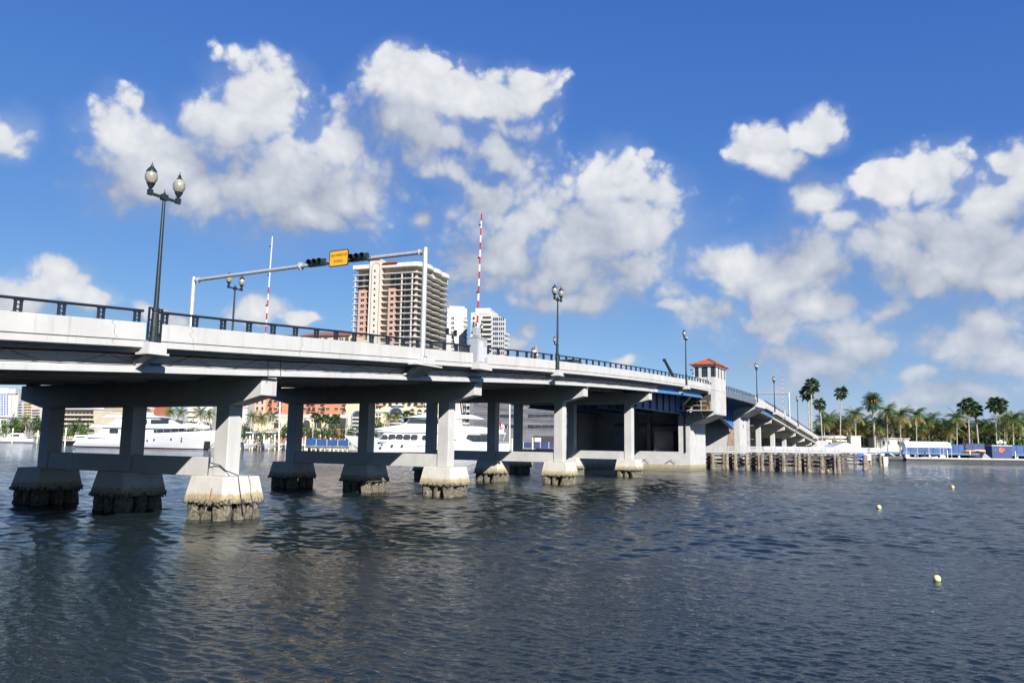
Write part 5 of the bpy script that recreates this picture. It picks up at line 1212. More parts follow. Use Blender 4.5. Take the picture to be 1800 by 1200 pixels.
strip(Y1, 27.2, 37, 4.35, 5.05, 3.72, 2.9); strip(Y1, 12.2, 15.0, 4.1, 5.1, 4.02); strip(Y1, 25.5, 31.0, 6.75, 7.75, 3.16, 2.78); strip(Y1, 22.0, 24.2, 6.75, 7.75, 3.4)
for x, z in ((22.5, 2.0), (24.5, 1.9), (27.8, 2.2), (25.5, 1.9), (33, 2.4), (36.5, 2.6)): strip(Y1, x, x + .35, z, z + .45, 4.3 if x < 30 else 3.75, None, 'porthole')
for k in range(5): mb = MB(); mb.tube([(5.2 + k * 1.2, -4.0, 3.2), (5.0 + k * 1.2, -4.0, 4.2), (6.4 + k * 1.2, -4.0, 4.2)], .05, 5); mb.build('rail', GALV, Y1)
mb = MB(); mb.tube([(17.5, 0, 11.2), (17.2, 0, 13.2)], .06, 6); mb.ball((19, .8, 11.6), .5, n=10, m=6); mb.build('mast', WHITEP, Y1)
mb = MB(); mb.ball((35.5, 0, 6.2), 2.8, 1.6, .8, n=12, m=6); mb.ball((40, 0, 5.9), 2.6, 1.2, .75, n=12, m=6); mb.build('tender_cover', GEL, Y1)
mb = MB(); mb.cbox((43.2, -1.4, 1.2), 1.6, .5, 2.0); mb.build('anchor_pocket', BLACKC, Y1)
for s_y in (-1, 1):
    pts = [(x, s_y * (4.4 - max(0, (x - 26) / 21) ** 2.2 * 4.35), 4.45 + 1.75 * (x / 47) ** 2.0) for x in np.linspace(22, 46.5, 12)]
    mb = MB(); mb.tube(pts, .045, 5); mb.build('guard_rail', GALV, Y1)
    for q in pts: mb = MB(); mb.tube([(q[0], q[1], q[2] - .95), q], .03, 4); mb.build('stanchion', GALV, Y1)
for x, h in ((15.2, 15.2), (16.0, 14.4), (21.0, 13.6)): mb = MB(); mb.tube([(x, 1.4, 10.9), (x - .3, 1.5, h)], .035, 4); mb.build('antenna', WHITEP, Y1)
settle(Y1, (-114.5, 209.5), (-72.5, 196)); Y1.scale = (.93, .93, .96)
# second yacht, bow to the left
Y2 = thing('motor_yacht', 'white motor yacht with row of dark saloon windows behind middle columns', 'yacht')
L = 40.5; hull(Y2, L, 7.6, 2.6, 4.1, GELH, rake=.12)
block(Y2, 'main_deckhouse', GEL, 5.2, 33.0, 8.0, 31.5, 3.6, 3.35, 2.6, 5.0)
block(Y2, 'boat_deck', GEL, 1.0, 34.0, 1.8, 31.2, 3.85, 3.7, 5.0, 5.5)
mb = MB(); mb.loft([[(x, s * w_, z) for s, z in ((-1, 5.5), (1, 5.5), (1, zt), (-1, zt))] for x, zt, w_ in ((34, 5.52, 2.4), (31, 6.2, 2.9), (27, 6.8, 3.2), (22, 6.9, 3.3), (8, 6.7, 3.3), (4, 6.3, 3.2), (1.5, 5.9, 3.0))]); mb.build('boat_deck_bulwark', GEL, Y2, smooth=True)
block(Y2, 'pilot_house', GEL, 12.5, 27, 14, 24, 2.7, 2.4, 6.7, 8.6)
block(Y2, 'hardtop', GEL, 6.5, 26, 9.5, 21.5, 3.1, 2.2, 8.6, 9.5)
strip(Y2, 20.8, 25.5, 7.25, 8.25, 2.6, 2.42, slant=(0, .7)); strip(Y2, 17.2, 19.6, 7.25, 8.25, 2.62)
for x in (23.8, 25.6, 27.4, 29.2): strip(Y2, x, x + 1.3, 3.3, 4.5, 3.30 - (x - 23) * .02, None, slant=(0, .12))
strip(Y2, 31.0, 32.0, 3.3, 4.3, 3.0, 2.85, slant=(-.1, .8)); strip(Y2, 21.2, 22.4, 3.3, 4.4, 3.38, None, slant=(-.9, 0)); strip(Y2, 15.2, 17.2, 3.3, 4.5, 3.5, None, slant=(-1.2, 0))
strip(Y2, 5.2, 11.2, 3.0, 4.7, 3.58, None, slant=(0, -1.6))
for x, z in ((29.5, 1.7), (27.2, 1.7), (21.5, 1.6), (18.5, 1.6), (17.4, 1.6), (32, 1.8)): strip(Y2, x, x + .4, z, z + .35, 3.45 if x < 28 else 3.0, None, 'porthole')
for s in (-1, 1): mb = MB(); mb.box(12, 24, s * 3.79, s * 3.84, 2.0, 2.1); mb.build('rub_rail', GALV, Y2)
mb = MB(); mb.box(19.5, 22.3, -3.36, -3.32, 6.15, 6.5); mb.build('name_board', TEAK, Y2)
mb = MB(); mb.ball((36.5, 0, 5.0), .9, .8, .7, n=10, m=6); mb.build('windlass_cover', GEL, Y2)
mb = MB(); mb.cbox((36.6, -1.9, 1.9), 1.2, .3, 1.6); mb.build('anchor_pocket', BLACKC, Y2)
mb = MB(); mb.tube([(.4, 0, 3.4), (-.9, 0, 7.2)], .05, 6); mb.build('flag_staff', WHITEP, Y2)
for k in range(6): mb = MB(); mb.box(2.2 + k * .01, 3.6, -2.5 + k * .001, 2.5, 6.9 + k * .05, 6.95 + k * .05); mb.build('sun_pad', mat('maroon_cloth', (.25, .05, .05), .9), Y2)
for s_y in (-1, 1):
    pts = [(x, s_y * (3.7 - max(0, (x - 22) / 18.5) ** 2.2 * 3.6), 3.55 + 1.6 * (x / 40.5) ** 2.2) for x in np.linspace(31, 40, 6)]
    mb = MB(); mb.tube(pts, .04, 5); mb.build('guard_rail', GALV, Y2)
    for q in pts: mb = MB(); mb.tube([(q[0], q[1], q[2] - .95), q], .03, 4); mb.build('stanchion', GALV, Y2)
for x, h in ((11, 13.6), (13, 12.8), (20, 11.9)): mb = MB(); mb.tube([(x, 1.2, 9.4), (x - .4, 1.3, h)], .035, 4); mb.build('antenna', WHITEP, Y2)
for x in (10, 20, 29): mb = MB(); mb.tube([(x, -3.86 + max(0, (x - 22) / 30), 2.2), (x, -3.92 + max(0, (x - 22) / 30), .9)], .16, 7); mb.build('fender', BLACKC, Y2)
settle(Y2, (-1.5, 196.5), (-39.3, 181.0))
# ensign hanging from a tall white pole at the stern
fl = thing('flag', 'red and white ensign hanging limp behind the white yacht stern', 'flag', at(881, 752, 200))
rg = random.Random(4); c0 = at(881, 741, 200)
for k in range(6):
    mb = MB(); rings = []
    for j in range(7): rings.append([(c0.x - .55 + k * .22 + .1 * math.sin(j * 1.2 + k), c0.y + .12 * math.sin(k * 2 + j * .8), c0.z - j * .42 - .12 * k), (c0.x - .55 + (k + 1) * .22 + .1 * math.sin(j * 1.2 + k + 1), c0.y + .12 * math.sin((k + 1) * 2 + j * .8), c0.z - j * .42 - .12 * (k + 1))])
    mb.loft(rings, cap=False, closed=False); q = mb.build('stripe', REDP if k % 2 == 0 else WHITEP, fl)
    s2 = q.modifiers.new('thick', 'SOLIDIFY'); s2.thickness = .02
mb = MB(); mb.tube([c0 + Vector((-.6, 0, .3)), c0 + Vector((-.25, 0, -4.6))], .04, 6); mb.build('staff', WHITEP, fl)
pl_ = MB(); pl_.tube([at(896, 790, 195), at(896, 690, 195)], .16, 8); tag(pl_.build('mast_pole', WHITEP), 'tall white pole standing at the stern of the second yacht', 'pole')
def small_boat(label, stern, bow, kind=0, m=GEL, grp='small boats in the marina'):
    L = math.hypot(bow[0] - stern[0], bow[1] - stern[1]); o = thing('motor_boat', label, 'boat', (0, 0, 0), grp)
    hull(o, L, L * .3, L * .10, L * .16, m, .5, True, .10)
    block(o, 'cabin', GEL, L * .22, L * .66, L * .28, L * .55, L * .11, L * .09, L * .10, L * .24, .05)
    strip(o, L * .34, L * .54, L * .16, L * .21, L * .103, L * .09)
    if kind == 1:
        for x in (.26, .5):
            for s in (-1, 1): mb = MB(); mb.tube([(L * x, s * L * .08, L * .22), (L * x, s * L * .08, L * .40)], .04, 5); mb.build('top_leg', GALV, o)
        block(o, 'hardtop', GEL, L * .20, L * .58, L * .20, L * .56, L * .10, L * .09, L * .40, L * .42, .02)
        mb = MB(); mb.tube([(L * .4, 0, L * .42), (L * .36, 0, L * .8)], .04, 5); mb.build('antenna', WHITEP, o)
    if kind == 2:
        mb = MB(); mb.ball((L * .42, 0, L * .26), L * .2, L * .1, L * .05, n=12, m=6); mb.build('canvas_cover', BLUEF, o)
    settle(o, stern, bow); return o
small_boat('white sport cruiser moored at far left with swept windscreen', (-176, 287), (-190, 284), 0)
small_boat('white boat cut by the left picture edge beside a tall piling', (-203, 282), (-188, 281), 0)
small_boat('black-hulled boat behind the stern of the large yacht', (-135, 236), (-122, 233), 0, DKHULL)
small_boat('white console boat with tall hardtop left of the white mast', (-70.5, 213), (-69.5, 202), 1)
small_boat('white fishing boat with hardtop beside the sunlit column', (-65, 213), (-64, 201.5), 1)
small_boat('small white boat right of the white mast', (-59.5, 211), (-58.5, 201), 1)
small_boat('boat under a blue canvas cover behind the blue fence panels', (-54, 214), (-52, 203), 2)
small_boat('low white launch with blue cover behind the white yacht stern', (2.0, 207), (9.5, 206), 2)
mstp = thing('sail_mast', 'tall white sailing mast left of the second row of columns', 'mast', at(490, 790, 206))
mb = MB(); mb.tube([at(490, 792, 206), at(492.5, 688, 206)], .22, 8); mb.build('spar', WHITEP, mstp)
mb = MB(); a1 = at(491, 742, 206); mb.tube([a1 + Vector((-2.4, 0, 0)), a1 + Vector((2.4, 0, 0))], .06, 5); mb.build('spreader', WHITEP, mstp)
# ------------------------------------------------------------------ left marina docks
PC = []
for k in range(3):
    mb = MB(); r_ = random.Random(k); mb.loft([[((.22 + r_.uniform(-.02, .02)) * math.cos(a * .785), (.22 + r_.uniform(-.02, .02)) * math.sin(a * .785), z) for a in range(8)] for z in (-3, 0, .6, 3.2)]); me = mb.mesh('pile_shaft'); me.materials.append(PILEC if k else PILEW); PC.append(me)
CAPM = MB().lathe((0, 0, 3.2), [(.26, 0), (.05, .32)], 8).mesh('cap'); CAPM.materials.append(WHITEP)
def piling(label, x, y, h=1.0, k=0, grp='marina mooring pilings'):
    o = thing('mooring_piling', label, 'piling', (x, y, 0), grp); a = place('shaft', PC[k], o, (x, y, 0), None, (1, 1, h)); c = place('cap', CAPM, a); return o
LABP = 'pale wooden mooring piling standing among the marina boats'
for i, (x, Y) in enumerate(((432, 205), (438, 205), (443, 206), (453, 206), (463, 206), (472, 204), (476, 205), (482, 207), (504, 206), (523, 204), (530, 206), (536, 204), (562, 204), (580, 206), (900, 197), (908, 196), (914, 198), (936, 198))):
    p_ = at(x, 790, Y); piling('pale mooring piling ' + next(t for q, t in ((440, 'just right of the sunlit column'), (448, 'left of the white hardtop boat'), (458, 'before the white hardtop boat'), (470, 'between the two hardtop boats'), (474, 'left of the fishing boat bow'), (479, 'before the fishing boat bow'), (485, 'left of the white mast'), (510, 'right of the white mast'), (533, 'left end of the raised dock'), (550, 'at the blue fence'), (570, 'midway along the blue fence'), (600, 'at the right of blue fence'), (905, 'at the second yacht stern'), (911, 'right of the tall white pole'), (920, 'beside the dark column'), (999, 'before the grey block')) if x < q), p_.x, p_.y, .95 + .25 * ((i * 7) % 5) / 4, i % 3)
for lab, x, Y, h in (('dark mooring piling beside the white cruiser at far left', 65, 275, 1.3), ('thick pale piling between the two boats at far left', 20.5, 276, 1.5), ('piling in front of the black-hulled boat', 114, 222, 1.5)):
    p_ = at(x, 780, Y); piling(lab, p_.x, p_.y, h, 1)
def dock(label, x0, Y0, x1, Y1, z, wid, npile, grp='docks of the marina', fm=None):
    p, q = at(x0, 790, Y0), at(x1, 790, Y1); P0, P1 = Vector((p.x, p.y, 0)), Vector((q.x, q.y, 0)); d = (P1 - P0); L = d.length; d /= L; n = Vector((-d.y, d.x, 0))
    G = lambda u, v, zz: P0 + d * u + n * v + Vector((0, 0, zz))
    o = thing('dock', label, 'dock', P0 + d * L / 2, grp)
    m = max(4, int(L / 2.0))
    for k in range(m): mb = MB(); mb.box(L * k / m + .02, L * (k + 1) / m - .02, 0, wid, z - .12, z, G); mb.build('plank', fm or DOCKM, o)
    mb = MB(); mb.box(0, L, .05, .25, z - .5, z - .125, G); mb.build('beam', WOOD, o)
    for k in range(npile): mb = MB(); c = G(.4 + (L - .8) * k / max(1, npile - 1), .3, 0); mb.tube([c + Vector((0, 0, -3)), c + Vector((0, 0, z - .13))], .19, 8); mb.build('pile', PILEC, o)
    return G, L, o
dock('long concrete marina dock behind the white boats and pilings', 395, 212, 535, 205, 1.2, 3, 12)
G7, L7, _ = dock('raised dock on pale piles carrying blue fence panels', 536, 199, 612, 196, 1.35, 4, 10)
def fence(label, G, L, n, z0, z1, m=BLUEF, v=.15, grp='blue sheeted fences', pm=None):
    o = thing('sheeted_fence', label, 'fence', G(L / 2, v, z0), grp)
    for k in range(n):
        mb = MB(); mb.box(L * k / n + .08, L * (k + 1) / n - .08, v - .02, v + .02, z0 + .1, z1, G); mb.build('panel', m, o)
    for k in range(n + 1): mb = MB(); mb.box(L * k / n - .05, L * k / n + .05, v - .06, v + .04, z0, z1 + .1, G); mb.build('post', pm or WHITEP, o)
    return o
fence('bright blue sheeted fence on the raised dock left of the second yacht', G7, L7, 4, 1.36, 2.95)
G8, L8, _ = dock('dock below the grey block with blue fence along it', 905, 203, 1010, 200, 1.5, 3, 9)
fence('deep blue fence in front of the grey block', G8, L8, 7, 1.51, 3.1, NAVY)
p_, q_ = at(1366, 784, 165), at(1393, 784, 172); d_ = (q_ - p_); d_.z = 0; Lf = d_.length; d_.normalize()
fence('dark blue fence seen under the far sloping approach', lambda u, v, z: Vector((p_.x, p_.y, 0)) + d_ * u + Vector((0, v, z)), Lf, 3, 1.5, 3.7, NAVY)
for lab, x, Y, h in (('grey lamp column above the blue fence dock', 549, 215, 7), ('tall thin white lamp pole at the left of the dock fence', 528, 214, 9.5), ('curved white street light before the orange block', 607, 218, 9)):
    p_ = at(x, 780, Y); o = thing('dock_light', lab, 'lamp post', (p_.x, p_.y, 1.4)); mb = MB(); mb.tube([(p_.x, p_.y, 1.3), (p_.x, p_.y, 1.4 + h)], .11, 8); mb.build('pole', GALV, o)
    mb = MB(); mb.box(p_.x - .9, p_.x + .2, p_.y - .15, p_.y + .15, 1.4 + h, 1.6 + h); mb.build('lamp_head', GALV, o)
# three dark spars leaning before the white flats
for lab, x0, x1 in (('dark leaning spar, leftmost of three by the white flats', 808, 814), ('dark leaning spar, middle one of three by the white flats', 812, 818), ('dark leaning spar, rightmost of three by the white flats', 816.5, 820)):
    mb = MB(); mb.tube([at(x1, 742, 210), at(x0, 698, 210)], .17, 6); o = mb.build('outrigger_spar', BLK); tag(o, lab, 'spar', 'dark spars behind the yacht')
# ------------------------------------------------------------------ right quay
QY = 196.0
qa, qb = at(1500, 795, QY).x, 176.0
Q = thing('quay_deck', 'low blue-edged quay deck on pale round piles along the right bank', 'quay', ((qa + qb) / 2, QY, 0))
for k in range(38): mb = MB(); x = qa + (qb - qa) * k / 38; mb.box(x + .02, x + (qb - qa) / 38 - .02, QY, QY + 9, 1.66, 1.95); mb.build('plank', DOCKM, Q)
mb = MB(); mb.box(qa, qb, QY - .12, QY - .002, 1.45, 1.97); mb.build('edge_beam', mat('blue_edge', (.06, .12, .22), .6), Q)
mb = MB(); mb.box(qa, qb, QY + 3, QY + 3.3, -2, 1.655); mb.build('back_wall', DKO, Q)
for k in range(22): x = qa + 1 + k * 2.95 * 1.25; mb = MB(); mb.tube([(x, QY + .35, -3), (x, QY + .35, 1.44)], .3, 10); mb.build('pile', PILEC, Q)
FD = thing('floating_dock', 'long pale floating dock with white edge along right bank', 'dock', (120, 189, 0))
fx0 = at(1587, 805, 189).x
for k in range(26): x = fx0 + k * 3.0; mb = MB(); mb.box(x + .04, x + 2.96, 187.5, 191.5, .42, .80); mb.build('pontoon', DOCKM, FD)
for k in range(26): x = fx0 + k * 3.0; mb = MB(); mb.box(x + .02, x + 2.98, 187.38, 187.495, .58, .86); mb.build('edge_board', BALC, FD)
mb = MB(); mb.box(fx0 + .2, fx0 + 77.5, 187.6, 191.4, -.2, .415); mb.build('float', BLACKC, FD)
for k in range(12): x = fx0 + 1.2 + k * 5.6; mb = MB(); mb.tube([(x, 191.7, -3), (x, 191.7, 2.6)], .17, 8); mb.build('guide_pile', PILEC, FD)
GD = thing('floating_dock', 'grey concrete landing dock left of the white canopy', 'dock', (96, 190, 0))
for k in range(5): x = fx0 - 9.2 + k * 1.8; mb = MB(); mb.box(x, x + 1.76, 188.5, 192, .25, 1.0); mb.build('pontoon', mat('dark_pontoon', (.09, .09, .09), .8), GD)
mb = MB(); mb.box(fx0 - 9.2, fx0 - .2, 188.3, 188.49, .1, .5); mb.build('fender_strip', BLACKC, GD)
CN = thing('canopy', 'long white canopy on thin posts over the floating dock', 'canopy', (105, 190, .8))
ca, cb = at(1587, 786, 189.5).x, at(1667, 786, 189.5).x; cz, cr2 = at(1627, 786, 189.5).z, at(1627, 775.5, 190).z
for i in range(2):
    x0, x1 = ca + (cb - ca) * i / 2, ca + (cb - ca) * (i + 1) / 2
    mb = MB(); mb.prism([(x0 + .02, 188.0, cz), (x0 + .02, 191.6, cz), (x0 + .02, 190.9, cr2 - .25), (x0 + .02, 189.8, cr2), (x0 + .02, 188.7, cr2 - .25)], (x1 - x0 - .04, 0, 0)); mb.build('canvas_roof', GEL, CN)
for x in np.linspace(ca + .1, cb - .1, 5):
    for y in (188.1, 191.5): mb = MB(); mb.tube([(x, y, .8), (x, y, cz)], .05, 6); mb.build('post', WHITEP, CN)
for (xa, xb, n_, lab) in ((1588, 1668, 6, 'blue fence behind the white canopy on the right quay'), (1668, 1695, 3, 'bright blue fence panels just right of the white canopy'), (1700, 1731, 3, 'dark blue fence stretch left of the navy kiosk'), (1776, 1860, 7, 'pale blue fence right of the navy kiosk')):
    a_ = at(xa, 790, QY + .8).x; b__ = at(xb, 790, QY + .8).x
    fence(lab, lambda u, v, z: Vector((a_ + u, QY + .8 + v, z)), b__ - a_, n_, 1.96, 4.1 if xa != 1700 else 4.4, BLUEF if xa != 1700 else NAVY, pm=NAVY)
KX0, KX1 = at(1744.5, 800, 188.6).x, at(1779, 800, 188.6).x; KZ0, KZ1 = .81, at(1760, 783.5, 188.6).z
KI = thing('kiosk', 'navy blue cube kiosk with round orange emblem on floating dock', 'kiosk', ((KX0 + KX1) / 2, 189.5, .8))
mb = MB(); mb.box(KX0, KX1, 188.6, 191.2, KZ0, KZ1); mb.build('wall', NAVY, KI)
mb = MB(); mb.box(KX0 - .1, KX1 + .1, 188.5, 191.3, KZ1 + .001, KZ1 + .16); mb.build('roof', WHITEP, KI)
EMB = mat('orange_emblem', (.62, .13, .05), .5, 0, .05, 4)
ec = Vector(((KX0 + KX1) / 2 - .1, 188.59, at(1760, 790.5, 188.6).z))
mb = MB()
for rr_, w_, a0, a1 in ((.52, .10, .3, 5.4), (.34, .09, 2.2, 6.6)):
    n_ = 22
    for k in range(n_):
        t0, t1 = a0 + (a1 - a0) * k / n_, a0 + (a1 - a0) * (k + 1) / n_
        f_ = lambda t, r_: ec + Vector((r_ * 1.1 * math.cos(t), 0, r_ * math.sin(t)))
        mb.quad(f_(t0, rr_ - w_), f_(t1, rr_ - w_), f_(t1, rr_ + w_ * .6), f_(t0, rr_ + w_ * .6))
mb.poly([ec + Vector((x, 0, z)) for x, z in ((.45, -.05), (.95, -.02), (.72, .25), (.55, .18))]); mb.poly([ec + Vector((x, 0, z)) for x, z in ((-.05, -.2), (.18, -.05), (.06, .28), (-.14, .1))])
mb.build('emblem', EMB, KI)
mb = MB(); mb.box(KX0 + .75, KX0 + .9, 188.57, 188.6, KZ1 - 1.0, KZ1 - .85); mb.build('notice', WHITEP, KI)
rp = thing('ramp', 'grey gangway ramp sloping beside the navy kiosk', 'ramp', at(1731, 804, 189)); rp.location.z = .81; ORIG[rp.name] = Vector(rp.location)
a_ = at(1722, 800, 189.2).x; b__ = at(1739, 800, 189.2).x
mb = MB(); mb.hexa([(a_, 188.4, .81), (b__, 188.4, .81), (b__, 190.5, .81), (a_, 190.5, .81), (a_ + 1.0, 188.9, 2.1), (b__ - 1.2, 188.9, 2.1), (b__ - 1.2, 190.5, 2.1), (a_ + 1.0, 190.5, 2.1)]); mb.build('tread', mat('ramp_grey', (.20, .20, .215), .8, 0, .1, 2), rp)
ib = thing('inflatable_boat', 'dark inflatable boat lying on the dock left of the grey ramp', 'boat', at(1717, 803, 190))
c = at(1717, 799, 190.3); mb = MB(); mb.tube([(c.x + 1.2, 189.9, 1.2), (c.x - .9, 189.9, 1.2), (c.x - 1.5, 190.5, 1.25), (c.x - .9, 191.1, 1.2), (c.x + 1.2, 191.1, 1.2)], .34, 10); mb.build('tube', BLACKC, ib, smooth=True)
mb = MB(); mb.cbox((c.x + 1.3, 190.5, 1.4), .4, .5, 1.1); mb.build('outboard', DARKM, ib)
OKY = mat('kayak_orange', (.55, .17, .05), .4, 0, .1, 3); YKY = mat('kayak_sand', (.50, .38, .22), .5, 0, .1, 3)
for i, (x, y_, m, lab) in enumerate(((1706, 792.5, OKY, 'orange kayak stacked on quay left of kiosk, longest one'), (1722, 791.5, YKY, 'sand coloured kayak on the quay above the ramp'), (1730, 793, OKY, 'orange kayak lying above the grey ramp'))):
    c = at(x, y_, QY + .35); mb = MB(); mb.loft([[(c.x + u, c.y + .32 * math.cos(a) * k, c.z + .28 * math.sin(a) * k) for a in np.linspace(0, 6.283, 9)[:-1]] for u, k in ((-1.7, .05), (-1.1, .75), (0, 1), (1.1, .75), (1.7, .05))])
    o = mb.build('kayak', m, smooth=True); tag(o, lab, 'kayak', 'kayaks on the quay')
for i, (x, lab) in enumerate(((1594, 'grey planter box under the white canopy at its left end'), (1655, 'grey planter box under the white canopy at its right end'))):
    c = at(x, 800, 190); mb = MB(); mb.cbox((c.x, 190, 1.15), 1.0, .7, .68); o = mb.build('planter', GALV); tag(o, lab, 'box')
bt = thing('skiff', 'low white skiff lying on the floating dock below the canopy', 'boat', at(1635, 803, 188.3)); c = at(1635, 803, 188.3)
mb = MB(); mb.loft([[(c.x + u, 188.5 - w_, 1.05 + s_), (c.x + u, 188.5 + w_, 1.05 + s_), (c.x + u, 188.5 + w_ * .5, .83), (c.x + u, 188.5 - w_ * .5, .83)] for u, w_, s_ in ((-1.7, .5, 0), (0, .6, 0), (1.2, .4, .06), (1.9, .05, .14))]); mb.build('hull', GEL, bt)
sw = thing('sign_board', 'small white sign on a post left of the landing dock', 'sign', at(1536, 795, 190)); c = at(1536, 791.5, 186)
mb = MB(); mb.box(c.x - .75, c.x + .75, 186, 186.06, c.z - .4, c.z + .4); mb.build('board', WHITEP, sw)
mb = MB(); mb.box(c.x - .5, c.x + .5, 185.985, 185.998, c.z + .12, c.z + .22); mb.build('print_line', GRT, sw)
mb = MB(); mb.tube([(c.x, 186.1, -2.5), (c.x, 186.1, c.z + .3)], .1, 8); mb.build('post', GALV, sw)
# people-like small white buoys and boat tops behind kiosk
for i, (x, y_, r_, lab) in enumerate(((1753, 777.5, .42, 'white round radar dome behind the kiosk, small left one'), (1758.5, 776.5, .6, 'white round radar dome behind the kiosk, largest one'), (1766, 778, .4, 'white round radar dome behind the kiosk, right one'))):
    c = at(x, y_, 207); o = thing('radar_dome', lab, 'radar dome', (c.x, 207, 1.5), 'radar domes behind the kiosk'); mb = MB(); mb.ball(c, r_, n=10, m=6); mb.build('dome', GEL, o); mb = MB(); mb.tube([(c.x, 207, 1.4), (c.x, 207, c.z - r_ * .8)], .08, 6); mb.build('post', WHITEP, o)

# ------------------------------------------------------------------ palms and shrubs
def coco_frond(seed, L=3.2, n=13):
    """arching feather frond: rachis and hanging leaflets"""
    r = random.Random(seed); mb = MB(); droop = r.uniform(.55, 1.0); pts = []
    for k in range(n + 1):
        f = k / n; pts.append(Vector((L * (f - .12 * f * f * droop), 0, L * (.34 * f - .62 * droop * f * f))))
    mb.tube([pts[0], pts[n // 2], pts[n]], [.045, .03, .008], 3, cap=False)
    for k in range(1, n):
        f = k / n; p = pts[k]; t = (pts[k + 1] - pts[k - 1]).normalized(); w = L * .36 * math.sin(math.pi * (f * .86 + .12)) ** .7
        for s in (-1, 1):
            tip = p + t * (w * .55 + r.uniform(0, .1)) + Vector((0, s * w * r.uniform(.8, 1.05), -w * r.uniform(.25, .75)))
            b_ = t * (L / n * .55); i = len(mb.v); mb.v += [tuple(p - b_ * .5), tuple(p + b_ * .7), tuple(tip)]; mb.f.append((i, i + 1, i + 2))
    return mb
def fan_leaf(seed, L=1.0):
    r = random.Random(seed); mb = MB(); pet = L * r.uniform(.8, 1.1); e0 = Vector((pet, 0, pet * .10))
    mb.tube([(0, 0, 0), tuple(e0)], .025, 3, cap=False)
    n = 11
    for k in range(n):
        a0 = R(-100 + 200 * k / n); a1 = R(-100 + 200 * (k + .8) / n); am = (a0 + a1) / 2; q = L * r.uniform(.85, 1.1)
        d = lambda a, rr, z: e0 + Vector((rr * math.cos(a), rr * math.sin(a), z))
        i = len(mb.v); mb.v += [tuple(e0), tuple(d(a0, q * .62, .02)), tuple(d(am, q, -q * .28)), tuple(d(a1, q * .62, .02))]; mb.f += [(i, i + 1, i + 2), (i, i + 2, i + 3)]
    return mb
def mesh_of(mb, name, m): me = mb.mesh(name); me.materials.append(m); return me
CF = [mesh_of(coco_frond(k), 'frond', FROND) for k in range(4)]; CFY = [mesh_of(coco_frond(k + 9), 'frond', FRONDY) for k in range(2)]
DF = [mesh_of(coco_frond(k + 20, 2.9, 12), 'frond', FAND) for k in range(3)]
FL = [mesh_of(fan_leaf(k), 'fan_leaf', FAND) for k in range(4)]; FD_ = [mesh_of(fan_leaf(k + 7), 'dry_leaf', DEADF) for k in range(2)]
def join_crown(parts):                                    # [(mesh, matrix)] -> MB
    mb = MB()
    for me, M in parts:
        b0 = len(mb.v); mb.v += [tuple(M @ v.co) for v in me.vertices]; mb.f += [tuple(b0 + i for i in p.vertices) for p in me.polygons]
    return mb
def crown_parts(kind, seed):
    r = random.Random(seed); out = []
    if kind == 'coco':
        for k in range(22):
            a = k * 2.4 + r.uniform(-.2, .2); pt = R(-62 + 118 * (k / 21)) + r.uniform(-.1, .1)
            out.append((CFY[k % 2] if k > 17 or (seed % 3 == 0 and k > 13) else CF[k % 4], Matrix.Rotation(a, 4, 'Z') @ Matrix.Rotation(pt, 4, 'Y') @ Matrix.Scale(r.uniform(.8, 1.12), 4)))
    elif kind == 'fan':
        for k in range(34):
            a = k * 2.4 + r.uniform(-.2, .2); pt = R(-75 + 140 * (k / 33)) + r.uniform(-.1, .1)
            out.append((FD_[k % 2] if k > 31 else FL[k % 4], Matrix.Rotation(a, 4, 'Z') @ Matrix.Rotation(pt, 4, 'Y') @ Matrix.Rotation(r.uniform(-.6, .6), 4, 'X') @ Matrix.Scale(r.uniform(.8, 1.15), 4)))
    else:
        for k in range(64):
            a = k * 2.4 + r.uniform(-.1, .1); pt = R(-80 + 140 * (k / 63)) + r.uniform(-.06, .06)
            out.append((DF[k % 3], Matrix.Rotation(a, 4, 'Z') @ Matrix.Rotation(pt, 4, 'Y') @ Matrix.Scale(r.uniform(.9, 1.05), 4)))
    return out
CROWNS = {}
